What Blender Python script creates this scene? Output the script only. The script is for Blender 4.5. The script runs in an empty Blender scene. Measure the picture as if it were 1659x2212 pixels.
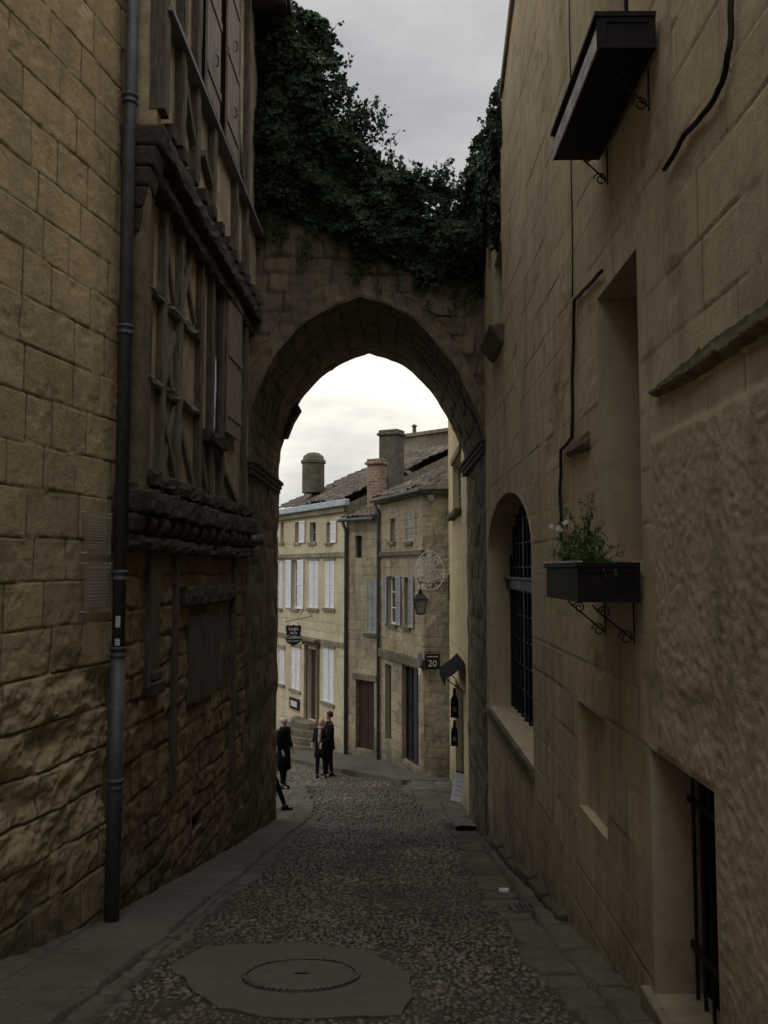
import bpy, math, random
import numpy as np
from mathutils import Vector, Matrix
random.seed(7)
rng = np.random.default_rng(7)
C = bpy.context.scene.collection
F = 1790.0; TH = math.radians(4.0); CX, CY = 829.5, 1106.0; CAMZ = 1.6
ct, st = math.cos(TH), math.sin(TH)

# ------------------------------------------------------------------ geometry helpers
GY = [-60, -10, 0, 16.5, 20.7, 23.6, 29, 40, 60, 200, 500]
GZ = [2.5, 2.0, 0, -3.3, -3.78, -4.2, -4.55, -5.5, -8, -12, -14]
def g(Y): return np.interp(Y, GY, GZ)
def ray(px, py):
    a = (px-CX)/F; t = (CY-py)/F
    return Vector((a, ct-t*st, t*ct+st))
def atY(px, py, Y):
    d = ray(px, py); k = Y/d.y
    return Vector((d.x*k, Y, CAMZ+d.z*k))
def atground(px, py, dz=0):
    d = ray(px, py); lo, hi = 0.5, 60
    for _ in range(50):
        k = (lo+hi)/2
        if CAMZ+d.z*k > float(g(d.y*k))+dz: lo = k
        else: hi = k
    return Vector((d.x*k, d.y*k, CAMZ+d.z*k))

class Fr:
    """vertical facade frame: s along, z up, d outwards"""
    def __init__(s, P0, P1, flip=False):
        s.P0 = np.array(P0, float); s.P1 = np.array(P1, float)
        v = s.P1-s.P0; s.L = float(np.hypot(*v)); s.u = v/s.L
        n = np.array([s.u[1], -s.u[0]])
        s.n = -n if flip else n
    def p(s, a, z, d=0.0):
        q = s.P0+s.u*a+s.n*d
        return Vector((q[0], q[1], z))
    def at(s, px, py, off=0.0):
        d = ray(px, py); P = s.P0+s.n*off
        dx, dy = s.u
        det = d.x*(-dy)+dx*d.y
        k = (P[0]*(-dy)+dx*P[1])/det
        x, y = d.x*k, d.y*k
        a = (x-P[0])*dx+(y-P[1])*dy
        return float(a), CAMZ+d.z*k
    def rect(s, x0, x1, y0, y1, off=0.0):
        xm, ym = (x0+x1)/2, (y0+y1)/2
        a0 = s.at(x0, ym, off)[0]; a1 = s.at(x1, ym, off)[0]
        zt = s.at(xm, y0, off)[1]; zb = s.at(xm, y1, off)[1]
        return min(a0, a1), max(a0, a1), zb, zt

def empty(name, loc, label=None, cat=None, group=None, rz=0):
    o = bpy.data.objects.new(name, None); C.objects.link(o)
    o.location = loc; o.rotation_euler = (0, 0, rz); o.empty_display_size = .2
    tag(o, label, cat, group); return o
def tag(o, label=None, cat=None, group=None, kind=None):
    if label: o['label'] = label
    if cat: o['category'] = cat
    if group: o['group'] = group
    if kind: o['kind'] = kind
    return o
def ploc(parent):
    v = Vector((0, 0, 0))
    while parent is not None:
        v += parent.location; parent = parent.parent
    return v
def finish(name, me, mat, parent, local=False):
    o = bpy.data.objects.new(name, me); C.objects.link(o)
    if mat: me.materials.append(mat)
    if parent is not None:
        o.parent = parent
        if not local:
            me.transform(Matrix.Translation(-ploc(parent)))
    return o

class MB:
    def __init__(s): s.v = []; s.f = []
    def add(s, vs, fs):
        b = len(s.v); s.v += [tuple(v) for v in vs]; s.f += [tuple(i+b for i in f) for f in fs]; return s
    def box(s, x0, x1, y0, y1, z0, z1):
        return s.add([(x0,y0,z0),(x1,y0,z0),(x1,y1,z0),(x0,y1,z0),(x0,y0,z1),(x1,y0,z1),(x1,y1,z1),(x0,y1,z1)],
                     [(0,3,2,1),(4,5,6,7),(0,1,5,4),(1,2,6,5),(2,3,7,6),(3,0,4,7)])
    def hexa(s, a, b):
        return s.add(list(a)+list(b), [(3,2,1,0),(4,5,6,7),(0,1,5,4),(1,2,6,5),(2,3,7,6),(3,0,4,7)])
    def fbox(s, fr, s0, s1, z0, z1, d0, d1):
        return s.hexa([fr.p(s0,z0,d0),fr.p(s1,z0,d0),fr.p(s1,z0,d1),fr.p(s0,z0,d1)],
                      [fr.p(s0,z1,d0),fr.p(s1,z1,d0),fr.p(s1,z1,d1),fr.p(s0,z1,d1)])
    def fbeam(s, fr, a, b, w, d0, d1):
        a = Vector(a); b = Vector(b); t = (b-a).normalized(); n = Vector((-t.y, t.x))*(w/2)
        q = [a-n, b-n*.85, b+n*.85, a+n]
        return s.hexa([fr.p(p.x,p.y,d0) for p in q], [fr.p(p.x,p.y,d1) for p in q])
    def prism(s, pts, vec):
        n = len(pts); vec = Vector(vec); pts = [Vector(p) for p in pts]
        return s.add(pts+[p+vec for p in pts], [tuple(range(n))[::-1], tuple(range(n, 2*n))]+[(i,(i+1)%n,(i+1)%n+n,i+n) for i in range(n)])
    def tube(s, pts, r, n=8, closed=False):
        pts = [Vector(p) for p in pts]; m = len(pts)
        rs = r if isinstance(r, (list, tuple)) else [r]*m
        vs = []; fs = []; ref = None
        for i, p in enumerate(pts):
            if closed: t = pts[(i+1) % m]-pts[i-1]
            else: t = pts[min(i+1, m-1)]-pts[max(i-1, 0)]
            t.normalize()
            if ref is None:
                ref = Vector((0, 0, 1)) if abs(t.z) < .9 else Vector((1, 0, 0))
            a = t.cross(ref)
            if a.length < 1e-4: a = t.cross(Vector((0, 1, 0.3)))
            a.normalize(); b = t.cross(a); ref = a.cross(t)
            for k in range(n):
                w = 2*math.pi*k/n
                vs.append(p+(a*math.cos(w)+b*math.sin(w))*rs[i])
        for i in range(m if closed else m-1):
            j = (i+1) % m
            for k in range(n):
                k2 = (k+1) % n
                fs.append((i*n+k, i*n+k2, j*n+k2, j*n+k))
        if not closed:
            fs.append(tuple(range(n))[::-1]); fs.append(tuple((m-1)*n+k for k in range(n)))
        return s.add(vs, fs)
    def lathe(s, prof, c, n=20, sx=1, sy=1):
        vs = []; fs = []; m = len(prof)
        for (r, z) in prof:
            for k in range(n):
                w = 2*math.pi*k/n
                vs.append((c[0]+r*sx*math.cos(w), c[1]+r*sy*math.sin(w), c[2]+z))
        for i in range(m-1):
            for k in range(n):
                k2 = (k+1) % n
                fs.append((i*n+k, i*n+k2, (i+1)*n+k2, (i+1)*n+k))
        fs.append(tuple(range(n))[::-1]); fs.append(tuple((m-1)*n+k for k in range(n)))
        return s.add(vs, fs)
    def loft(s, rings, n=20):
        vs = []; fs = []; m = len(rings)
        for (cx, cy, z, rx, ry) in rings:
            for k in range(n):
                w = 2*math.pi*k/n; wob = 1+.04*math.sin(5*w+z*7)
                vs.append((cx+rx*wob*math.cos(w), cy+ry*wob*math.sin(w), z))
        for i in range(m-1):
            for k in range(n):
                k2 = (k+1) % n
                fs.append((i*n+k, i*n+k2, (i+1)*n+k2, (i+1)*n+k))
        fs.append(tuple(range(n))[::-1]); fs.append(tuple((m-1)*n+k for k in range(n)))
        return s.add(vs, fs)
    def build(s, name, mat, parent=None, bevel=0, smooth=False, local=False):
        me = bpy.data.meshes.new(name); me.from_pydata(s.v, [], s.f)
        if smooth:
            for p in me.polygons: p.use_smooth = True
        o = finish(name, me, mat, parent, local)
        if bevel:
            m = o.modifiers.new('bevel', 'BEVEL'); m.width = bevel; m.segments = 2; m.limit_method = 'ANGLE'
        return o

# ------------------------------------------------------------------ numpy noise
def hsh(x, y, seed=0):
    x = x.astype(np.int64); y = y.astype(np.int64)
    h = (x*374761393+y*668265263+seed*974634777) & 0x7fffffff
    h = ((h ^ (h >> 13))*1274126177) & 0x7fffffff
    h = (h ^ (h >> 16)) & 0xffff
    return h/65535.0
def vn(x, y, seed=0):
    xi = np.floor(x); yi = np.floor(y); fx = x-xi; fy = y-yi
    fx = fx*fx*(3-2*fx); fy = fy*fy*(3-2*fy)
    a = hsh(xi, yi, seed); b = hsh(xi+1, yi, seed); c = hsh(xi, yi+1, seed); d = hsh(xi+1, yi+1, seed)
    return (a*(1-fx)+b*fx)*(1-fy)+(c*(1-fx)+d*fx)*fy
def fbm(x, y, seed=0, o=4):
    r = 0; a = .5
    for i in range(o):
        r = r+a*(vn(x, y, seed+i)*2-1); x = x*2.03; y = y*2.03; a *= .5
    return r
def sstep(x): x = np.clip(x, 0, 1); return x*x*(3-2*x)

def blocks(seed, h=(.3, .4), l=(.35, .8), joint=.02, depth=.015, var=.01, wob=.015, rough=.006, zr=(-9, 13)):
    rr = np.random.default_rng(seed)
    ed = [zr[0]]
    while ed[-1] < zr[1]: ed.append(ed[-1]+rr.uniform(*h))
    ed = np.array(ed); cuts = []
    for i in range(len(ed)):
        c = [-15+rr.uniform(0, .5)]
        while c[-1] < 40: c.append(c[-1]+rr.uniform(*l))
        cuts.append(np.array(c))
    def fn(S, Z):
        wz = Z+wob*fbm(S*1.7, Z*1.7, seed, 3)*2
        ws = S+wob*fbm(S*2.3+9, Z*2.3, seed+5, 3)*2
        ci = np.clip(np.searchsorted(ed, wz)-1, 0, len(ed)-2)
        dz = np.minimum(wz-ed[ci], ed[ci+1]-wz)
        ds = np.zeros_like(S); si = np.zeros_like(ci)
        for c in np.unique(ci):
            m = ci == c; cc = cuts[c]
            k = np.clip(np.searchsorted(cc, ws[m])-1, 0, len(cc)-2)
            ds[m] = np.minimum(ws[m]-cc[k], cc[k+1]-ws[m]); si[m] = k
        jn = joint*(1+.9*fbm(S*6, Z*6, seed+2, 3))
        d = np.minimum(ds, dz)
        co = np.sqrt(np.clip(jn*2-ds, 0, None)**2+np.clip(jn*2-dz, 0, None)**2)
        d = np.minimum(d, jn*2-co)
        e = sstep(d/jn)
        r1 = hsh(ci, si, seed+11); r2 = hsh(ci, si, seed+23)
        D = depth*(e-1)+var*(r1-.5)*2*e+rough*fbm(S*9, Z*9, seed+3, 4)*2*e
        return D, 1-e, r2
    return fn

def gridmesh(name, P, mat, parent=None, J=None, T=None, H=None, mask=None, extra=None, smooth=True):
    n, m = P.shape[:2]; co = P.reshape(-1, 3)
    idx = np.arange(n*m).reshape(n, m)
    q = np.stack([idx[:-1, :-1], idx[1:, :-1], idx[1:, 1:], idx[:-1, 1:]], -1).reshape(-1, 4)
    if mask is not None: q = q[mask.reshape(-1)]
    nq = len(q); nv = len(co)
    ev = np.array(extra.v, float).reshape(-1, 3) if extra and extra.v else np.zeros((0, 3))
    ef = extra.f if extra else []
    co = np.vstack([co, ev]); loops = [q.reshape(-1)]; starts = list(range(0, nq*4, 4)); p = nq*4
    for f in ef:
        loops.append(np.array(f)+nv); starts.append(p); p += len(f)
    loops = np.concatenate(loops)
    me = bpy.data.meshes.new(name)
    me.vertices.add(len(co)); me.vertices.foreach_set('co', co.reshape(-1).astype(np.float32))
    me.loops.add(len(loops)); me.loops.foreach_set('vertex_index', loops.astype(np.int32))
    me.polygons.add(len(starts)); me.polygons.foreach_set('loop_start', np.array(starts, np.int32))
    sm = np.zeros(len(starts), bool); sm[:nq] = smooth
    me.polygons.foreach_set('use_smooth', sm)
    me.update(calc_edges=True); me.validate()
    def att(nm, A, dv):
        full = np.full(len(co), dv, np.float32)
        if A is not None: full[:nv] = A.reshape(-1)
        if nm == 'hgt': full[nv:] = ev[:, 2]-g(ev[:, 1]) if len(ev) else 0
        if len(me.vertices) == len(full):
            a = me.attributes.new(nm, 'FLOAT', 'POINT'); a.data.foreach_set('value', full)
    att('joint', J, 0); att('tone', T, .5); att('hgt', H, 3)
    return finish(name, me, mat, parent)

def wall(name, fr, s0, s1, z0, z1, res, style, mat, parent, holes=(), top=None, arch=None, modify=None):
    """holes: (s0,s1,z0,z1,depth); arch: (sc, half, zspring, rise, zbottom, depth)"""
    S = list(np.arange(s0, s1+res*.5, res)); Z = list(np.arange(z0, z1+res*.5, res))
    if S[-1] < s1-1e-4: S.append(s1)
    def ins(arr, val):
        arr = [a for a in arr if abs(a-val) > res*.3]; arr.append(val); return arr
    for h in holes:
        for v in h[:2]:
            if s0 < v < s1: S = ins(S, v)
        for v in h[2:4]:
            if z0 < v < z1: Z = ins(Z, v)
    if arch:
        for v in (arch[0]-arch[1], arch[0]+arch[1]): S = ins(S, v)
        Z = ins(Z, arch[4]); Z = ins(Z, arch[2])
    S = np.array(sorted(S)); Z = np.array(sorted(Z))
    SS, ZZ = np.meshgrid(S, Z, indexing='ij')
    D, J, T = style(SS, ZZ)
    if modify: D, J, T = modify(SS, ZZ, D, J, T)
    sc = (SS[:-1, :-1]+SS[1:, 1:])/2; zc = (ZZ[:-1, :-1]+ZZ[1:, 1:])/2
    keep = np.ones(sc.shape, bool); ex = MB()
    for h in holes:
        keep &= ~((sc > h[0]) & (sc < h[1]) & (zc > h[2]) & (zc < h[3]))
        dx = np.maximum(np.maximum(h[0]-SS, SS-h[1]), 0); dz = np.maximum(np.maximum(h[2]-ZZ, ZZ-h[3]), 0)
        D = D*sstep(np.hypot(dx, dz)/.05)
        a, b, c, e, dp = h
        ex.add([fr.p(a,c,0),fr.p(a,e,0),fr.p(a,e,-dp),fr.p(a,c,-dp)], [(0,1,2,3)])
        ex.add([fr.p(b,c,0),fr.p(b,e,0),fr.p(b,e,-dp),fr.p(b,c,-dp)], [(0,1,2,3)])
        ex.add([fr.p(a,c,0),fr.p(b,c,0),fr.p(b,c,-dp),fr.p(a,c,-dp)], [(0,1,2,3)])
        ex.add([fr.p(a,e,0),fr.p(b,e,0),fr.p(b,e,-dp),fr.p(a,e,-dp)], [(0,1,2,3)])
        if dp < .15:
            ex.add([fr.p(a,c,-dp),fr.p(b,c,-dp),fr.p(b,e,-dp),fr.p(a,e,-dp)], [(0,1,2,3)])
    if arch:
        c0, hw, zs, ri, zb, dp = arch
        def inside(s, z): return (np.abs(s-c0) < hw) & (z > zb) & ((z < zs) | (((s-c0)/hw)**2+((z-zs)/ri)**2 < 1))
        keep &= ~inside(sc, zc)
        rad = np.sqrt(((SS-c0)/hw)**2+(np.maximum(ZZ-zs, 0)/ri)**2)
        near = (ZZ > zs) & (np.abs(rad-1)*min(hw, ri) < res*.8)
        f = np.where(near, 1/np.maximum(rad, 1e-3), 1)
        SS = c0+(SS-c0)*f; ZZ = np.where(near, zs+(ZZ-zs)*f, ZZ)
        fade = np.where(ZZ > zs, sstep(np.abs(rad-1)*ri/.06), sstep(np.abs(np.abs(SS-c0)-hw)/.06))
        D = D*np.where(ZZ > zb-.05, fade, 1)
        pf = [(c0-hw, zb), (c0-hw, zs)]+[(c0-hw*math.cos(t), zs+ri*math.sin(t)) for t in np.linspace(0, math.pi, 28)[1:-1]]+[(c0+hw, zs), (c0+hw, zb)]
        for (a, za), (b, zb2) in zip(pf, pf[1:]+pf[:1]):
            ex.add([fr.p(a,za,0),fr.p(b,zb2,0),fr.p(b,zb2,-dp),fr.p(a,za,-dp)], [(0,1,2,3)])
    if top is not None:
        keep &= zc < top(sc)
    P = np.zeros(SS.shape+(3,))
    P[..., 0] = fr.P0[0]+fr.u[0]*SS+fr.n[0]*D; P[..., 1] = fr.P0[1]+fr.u[1]*SS+fr.n[1]*D; P[..., 2] = ZZ
    return gridmesh(name, P, mat, parent, J, T, ZZ-g(P[..., 1]), keep, ex)

def roof(name, e0, e1, r1, r0, mat, parent, tile=.21, row=.36, res=.045):
    e0, e1, r1, r0 = [np.array(v, float) for v in (e0, e1, r1, r0)]
    L = np.linalg.norm(e1-e0); H = np.linalg.norm(r0-e0)
    U = np.linspace(0, 1, int(L/res)+2); V = np.linspace(0, 1, int(H/(res*1.2))+2)
    UU, VV = np.meshgrid(U, V, indexing='ij')
    P = ((1-UU)*(1-VV))[..., None]*e0+(UU*(1-VV))[..., None]*e1+(UU*VV)[..., None]*r1+((1-UU)*VV)[..., None]*r0
    nrm = np.cross(e1-e0, r0-e0); nrm /= np.linalg.norm(nrm)
    if nrm[2] < 0: nrm = -nrm
    u = UU*L; v = VV*H
    u2 = u+.05*fbm(u*1.5, v*1.5, 4, 3); v2 = v+.08*fbm(u*2.5, v*1.5, 14, 3)
    T = hsh(np.floor(u2/tile+.5), np.floor(v2/row), 31)
    D = .06*np.abs(np.cos(np.pi*u2/tile))+.05*(1-np.mod(v2/row, 1))+.07*fbm(u*.8, v*.8, 6, 3)+.03*(T-.5)
    J = 1-np.abs(np.cos(np.pi*u2/tile))
    P = P+nrm*D[..., None]
    return gridmesh(name, P, mat, parent, np.maximum(J**3, sstep(1-np.mod(v2/row, 1)/.12)*.7), T, np.full(u.shape, 5.))

# ------------------------------------------------------------------ materials
class G:
    def __init__(s, name):
        s.mat = bpy.data.materials.new(name); s.mat.use_nodes = True; s.nt = s.mat.node_tree
        s.b = s.nt.nodes['Principled BSDF']; s.geo = s.nt.nodes.new('ShaderNodeNewGeometry')
    def L(s, sock, v):
        if isinstance(v, bpy.types.NodeSocket): s.nt.links.new(v, sock)
        elif isinstance(v, (tuple, list)) and len(v) == 3 and sock.type == 'RGBA': sock.default_value = (*v, 1)
        else: sock.default_value = v
    def m(s, op, a, b=None, clamp=False):
        n = s.nt.nodes.new('ShaderNodeMath'); n.operation = op; n.use_clamp = clamp
        s.L(n.inputs[0], a)
        if b is not None: s.L(n.inputs[1], b)
        return n.outputs[0]
    def mix(s, a, b, f, bl='MIX'):
        n = s.nt.nodes.new('ShaderNodeMix'); n.data_type = 'RGBA'; n.blend_type = bl
        s.L(n.inputs[0], f); s.L(n.inputs[6], a); s.L(n.inputs[7], b); return n.outputs[2]
    def mr(s, v, a, b, c=0., d=1.):
        n = s.nt.nodes.new('ShaderNodeMapRange'); s.L(n.inputs[0], v)
        for i, x in zip((1, 2, 3, 4), (a, b, c, d)): n.inputs[i].default_value = x
        return n.outputs[0]
    def scl(s, v, sc):
        n = s.nt.nodes.new('ShaderNodeVectorMath'); n.operation = 'MULTIPLY'; s.L(n.inputs[0], v); n.inputs[1].default_value = sc
        return n.outputs[0]
    def noise(s, scale, det=5, rough=.6, vec=None, dist=0):
        n = s.nt.nodes.new('ShaderNodeTexNoise'); s.L(n.inputs['Vector'], vec if vec is not None else s.geo.outputs['Position'])
        n.inputs['Scale'].default_value = scale; n.inputs['Detail'].default_value = det
        n.inputs['Roughness'].default_value = rough; n.inputs['Distortion'].default_value = dist
        return n.outputs[0]
    def attr(s, nm):
        n = s.nt.nodes.new('ShaderNodeAttribute'); n.attribute_name = nm; return n.outputs['Fac']
    def bump(s, h, st=.5, dist=.02):
        n = s.nt.nodes.new('ShaderNodeBump'); n.inputs['Strength'].default_value = st; n.inputs['Distance'].default_value = dist
        s.L(n.inputs['Height'], h); s.nt.links.new(n.outputs[0], s.b.inputs['Normal'])
    def out(s, col, rough=.8, metal=0., spec=.3):
        s.L(s.b.inputs['Base Color'], col); s.L(s.b.inputs['Roughness'], rough); s.b.inputs['Metallic'].default_value = metal
        s.b.inputs['Specular IOR Level'].default_value = spec
        return s.mat

def stone(name, light, dark, joint, moss=(.05, .06, .025), mossamt=.5, bumpd=.012, stain=.5, pit=1.0, dampcol=(.06, .055, .045), jm=.85, stcol=(.075, .066, .052), tonew=.5):
    q = G(name)
    n1 = q.noise(.9, 5, .65); n2 = q.noise(7, 5, .7); n3 = q.noise(90, 2, .7); n4 = q.noise(28, 4, .75)
    streak = q.noise(1.6, 5, .7, q.scl(q.geo.outputs['Position'], (1.8, 1.8, .28)))
    f = q.m('ADD', q.m('MULTIPLY', q.attr('tone'), tonew), q.m('MULTIPLY', q.mr(n1, .3, .7), 1-tonew))
    c = q.mix(dark, light, f)
    c = q.mix(c, q.mix(dark, (.03, .026, .02), .45), q.m('MULTIPLY', q.mr(n2, .52, .75), .5))
    c = q.mix(c, (1.0, .93, .80), q.m('MULTIPLY', q.mr(n4, .5, .8), .16))
    c = q.mix(c, stcol, q.m('MULTIPLY', q.mr(streak, .5, .74), stain))
    pits = q.mr(n4, .36, .30)
    c = q.mix(c, (.04, .03, .02), q.m('MULTIPLY', pits, .6*pit))
    c = q.mix(c, joint, q.m('MULTIPLY', q.attr('joint'), jm))
    hg = q.m('ADD', q.attr('hgt'), q.mr(n1, .2, .8, -.6, .6))
    c = q.mix(c, dampcol, q.m('MULTIPLY', q.mr(hg, 1.1, -.1), .6))
    mz = q.m('MULTIPLY', q.mr(hg, .55, .0), q.mr(n2, .42, .6))
    c = q.mix(c, moss, q.m('MULTIPLY', mz, mossamt))
    q.bump(q.m('ADD', q.m('MULTIPLY', n4, 1.2), q.m('SUBTRACT', q.m('MULTIPLY', n3, .5), q.m('MULTIPLY', pits, .6*pit))), .7, bumpd)
    return q.out(c, .92, 0, .15)

def simple(name, col, col2=None, rough=.7, metal=0., scale=6, bump=.003, vec=None, spec=.3, mixlo=.35, mixhi=.65):
    q = G(name); v = None if vec is None else q.scl(q.geo.outputs['Position'], vec)
    n = q.noise(scale, 5, .65, v)
    if col2 is None: col2 = tuple(x*.6 for x in col)
    c = q.mix(col, col2, q.mr(n, mixlo, mixhi))
    n2 = q.noise(scale*8, 3, .6, v)
    c = q.mix(c, tuple(x*.5 for x in col2), q.m('MULTIPLY', q.mr(n2, .5, .8), .4))
    if bump: q.bump(q.m('ADD', n, q.m('MULTIPLY', n2, .5)), .6, bump)
    return q.out(c, q.mr(n2, .2, .8, max(rough-.1, .05), min(rough+.1, 1)), metal, spec)

M = {}
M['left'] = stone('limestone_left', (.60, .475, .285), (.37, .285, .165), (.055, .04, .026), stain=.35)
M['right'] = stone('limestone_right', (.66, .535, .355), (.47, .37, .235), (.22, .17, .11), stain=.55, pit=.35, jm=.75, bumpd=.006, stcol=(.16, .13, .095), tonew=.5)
M['trim'] = stone('limestone_trim', (.58, .48, .33), (.44, .355, .235), (.1, .07, .04), stain=.4, bumpd=.007)
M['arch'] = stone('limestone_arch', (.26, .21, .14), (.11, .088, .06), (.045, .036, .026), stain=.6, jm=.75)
M['rubble'] = stone('rubble_stone', (.38, .275, .155), (.20, .145, .085), (.045, .032, .02), stain=.5)
M['pale'] = stone('pale_limestone', (.64, .55, .38), (.44, .37, .25), (.38, .31, .21), stain=.40, pit=.2, mossamt=.4, bumpd=.006, stcol=(.20, .17, .12), tonew=.4)
M['narrow'] = stone('weathered_limestone', (.45, .375, .255), (.22, .185, .125), (.14, .115, .08), stain=.8, jm=.6, tonew=.4)
M['corner'] = stone('old_limestone', (.46, .38, .25), (.21, .175, .118), (.12, .10, .07), stain=.8, jm=.6, tonew=.4)
M['yellow'] = stone('ochre_render', (.66, .54, .33), (.50, .40, .235), (.42, .33, .19), stain=.4, pit=.2, bumpd=.006, stcol=(.2, .15, .09))
M['chim'] = stone('chimney_stone', (.38, .33, .24), (.15, .13, .10), (.07, .06, .045), stain=.7)
M['slab'] = stone('paving_slab', (.185, .165, .135), (.10, .09, .074), (.03, .026, .02), mossamt=.25, stain=.5, dampcol=(.105, .094, .076))
M['kerb'] = stone('mossy_kerb', (.18, .16, .12), (.095, .083, .062), (.028, .024, .018), moss=(.055, .066, .026), mossamt=.9, stain=.45, dampcol=(.095, .084, .064))
M['cement'] = stone('cement_patch', (.205, .185, .155), (.115, .104, .086), (.05, .045, .04), mossamt=.1, stain=.6, dampcol=(.135, .122, .10))
M['timber_v'] = simple('old_oak_upright', (.18, .148, .112), (.072, .058, .044), .85, 0, 4, .016, (9, 9, .8))
M['timber_h'] = simple('old_oak_beam', (.105, .086, .066), (.04, .032, .026), .85, 0, 4, .016, (9, .8, 9))
M['timber_g'] = simple('silvered_oak', (.25, .22, .175), (.10, .085, .067), .85, 0, 4, .012, (9, 9, 1))
M['plaster'] = simple('ochre_plaster', (.46, .37, .235), (.25, .195, .12), .9, 0, 3, .016)
M['pink'] = simple('faded_brown_paint', (.30, .24, .195), (.18, .143, .115), .75, 0, 3, .005, (6, 6, .8))
M['white'] = simple('white_shutter_paint', (.82, .82, .83), (.72, .72, .74), .6, 0, 4, .002)
M['grey'] = simple('grey_shutter_paint', (.34, .34, .33), (.24, .24, .23), .7, 0, 4, .002)
M['zinc'] = simple('zinc', (.12, .125, .135), (.075, .078, .083), .6, .35, 3, .002, spec=.4)
M['zincd'] = simple('dull_zinc', (.23, .235, .24), (.13, .132, .135), .6, .1, 3, .002, spec=.3)
M['zincl'] = simple('light_zinc', (.48, .53, .57), (.36, .40, .43), .5, .2, 3, .002)
M['iron'] = simple('black_iron', (.018, .018, .019), (.035, .028, .023), .55, .3, 20, .002)
M['rustiron'] = simple('cast_iron', (.17, .15, .125), (.09, .08, .067), .6, .2, 15, .003)
M['boxwood'] = simple('dark_painted_wood', (.018, .014, .012), (.010, .008, .007), .6, 0, 8, .002, (1, .5, 4), spec=.2)
M['boxedge'] = simple('pale_box_edge', (.80, .80, .81), (.38, .37, .36), .5, .1, 6, .001, (1, 1, 3))  # pale tone; on the upper box it paints sky light on the front
M['dark'] = simple('dark_interior', (.008, .007, .006), (.004, .004, .004), .9, 0, 5, 0)
M['doorwood'] = simple('brown_door', (.055, .030, .020), (.03, .018, .013), .6, 0, 3, .003, (8, 8, .6))
M['green'] = simple('dark_green_paint', (.014, .020, .018), (.008, .010, .010), .5, 0, 5, .001)
M['cable'] = simple('black_cable', (.012, .012, .012), (.02, .018, .016), .6, 0, 9, 0)
M['soil'] = simple('soil', (.03, .02, .014), None, .95)
M['dirt'] = simple('dirt_mortar', (.085, .070, .050), (.045, .037, .028), .95, 0, 5, .012)
M['terrain'] = simple('bare_ground', (.09, .075, .05), (.05, .05, .03), .95, 0, .6, .01)
M['leaf'] = simple('ivy_leaf', (.040, .064, .026), (.014, .025, .012), .7, 0, 2.2, 0, spec=.15)
M['leafl'] = simple('fresh_leaf', (.075, .145, .035), (.035, .075, .02), .5, 0, 9, 0)
M['stem'] = simple('woody_stem', (.07, .05, .03), None, .9)
M['flower'] = simple('white_petal', (.6, .6, .55), (.45, .45, .42), .6, 0, 9, 0)
M['signblack'] = simple('black_sign_paint', (.012, .012, .014), (.02, .019, .02), .5, 0, 9, 0, spec=.2)
M['cream'] = simple('cream_lettering', (.72, .68, .6), (.6, .57, .5), .5, 0, 9, 0)
M['plaquetext'] = simple('pale_engraving', (.62, .60, .55), (.5, .48, .44), .5, 0, 9, 0)
M['paper'] = simple('white_board', (.85, .87, .88), (.78, .8, .82), .5, 0, 9, 0)
M['red'] = simple('red_paint', (.30, .06, .06), (.2, .04, .04), .6, 0, 9, 0)
M['blue'] = simple('blue_paint', (.12, .16, .32), (.09, .12, .25), .6, 0, 9, 0)
M['bulb'] = simple('pale_wire', (.75, .75, .76), (.62, .62, .64), .4, 0, 9, 0)
M['lampglass'] = simple('lantern_glass', (.30, .31, .30), (.2, .2, .2), .15, 0, 5, 0, spec=.6)
M['skin'] = simple('skin', (.50, .33, .25), (.42, .27, .2), .55, 0, 9, 0)
M['blackcloth'] = simple('black_wool', (.010, .010, .012), (.015, .015, .017), .9, 0, 20, .002, spec=.05)
M['greycloth'] = simple('dark_grey_wool', (.016, .016, .018), (.011, .011, .012), .9, 0, 20, .002, spec=.05)
M['scarf'] = simple('pink_plaid_scarf', (.50, .34, .33), (.16, .10, .11), .9, 0, 18, .002)
M['blond'] = simple('blond_hair', (.50, .38, .22), (.34, .25, .14), .6, 0, 14, .002)
M['whitehair'] = simple('white_hair', (.6, .58, .55), (.42, .40, .38), .6, 0, 14, .002)
M['brownhair'] = simple('dark_hair', (.03, .02, .015), None, .6, 0, 14, .002)
M['shoe'] = simple('black_leather', (.012, .011, .01), None, .35, 0, 9, 0)
q = G('window_glass'); n = q.noise(1.5, 2)
M['glass'] = q.out(q.mix((.012, .014, .016), (.03, .034, .038), q.mr(n, .3, .7)), .12, 0, .6)
q = G('clear_acrylic'); q.b.inputs['Alpha'].default_value = .34
M['acrylic'] = q.out((.42, .38, .30), .25, 0, .5)
q = G('clay_roof_tiles'); n1 = q.noise(1.2, 5); n2 = q.noise(12, 5, .7)
c = q.mix((.225, .17, .125), (.095, .08, .066), q.attr('tone')); c = q.mix(c, (.075, .069, .058), q.mr(n1, .42, .66)); c = q.mix(c, (.36, .31, .24), q.m('MULTIPLY', q.mr(n2, .55, .75), .5))
c = q.mix(c, (.015, .012, .01), q.m('MULTIPLY', q.attr('joint'), .9)); q.bump(n2, .5, .01); M['tile'] = q.out(c, .9, 0, .2)
q = G('river_pebbles'); n1 = q.noise(.8, 5); n2 = q.noise(40, 4, .7)
c = q.mix((.10, .082, .056), (.28, .225, .150), q.attr('tone')); c = q.mix(c, (.115, .105, .09), q.mr(q.attr('hgt'), .65, .95)); c = q.mix(c, (.066, .053, .037), q.m('MULTIPLY', q.mr(n1, .33, .60), .85))
c = q.mix(c, (.045, .037, .028), q.m('MULTIPLY', q.mr(n2, .5, .8), .5)); c = q.mix(c, (.03, .025, .018), q.attr('joint'))
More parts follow.
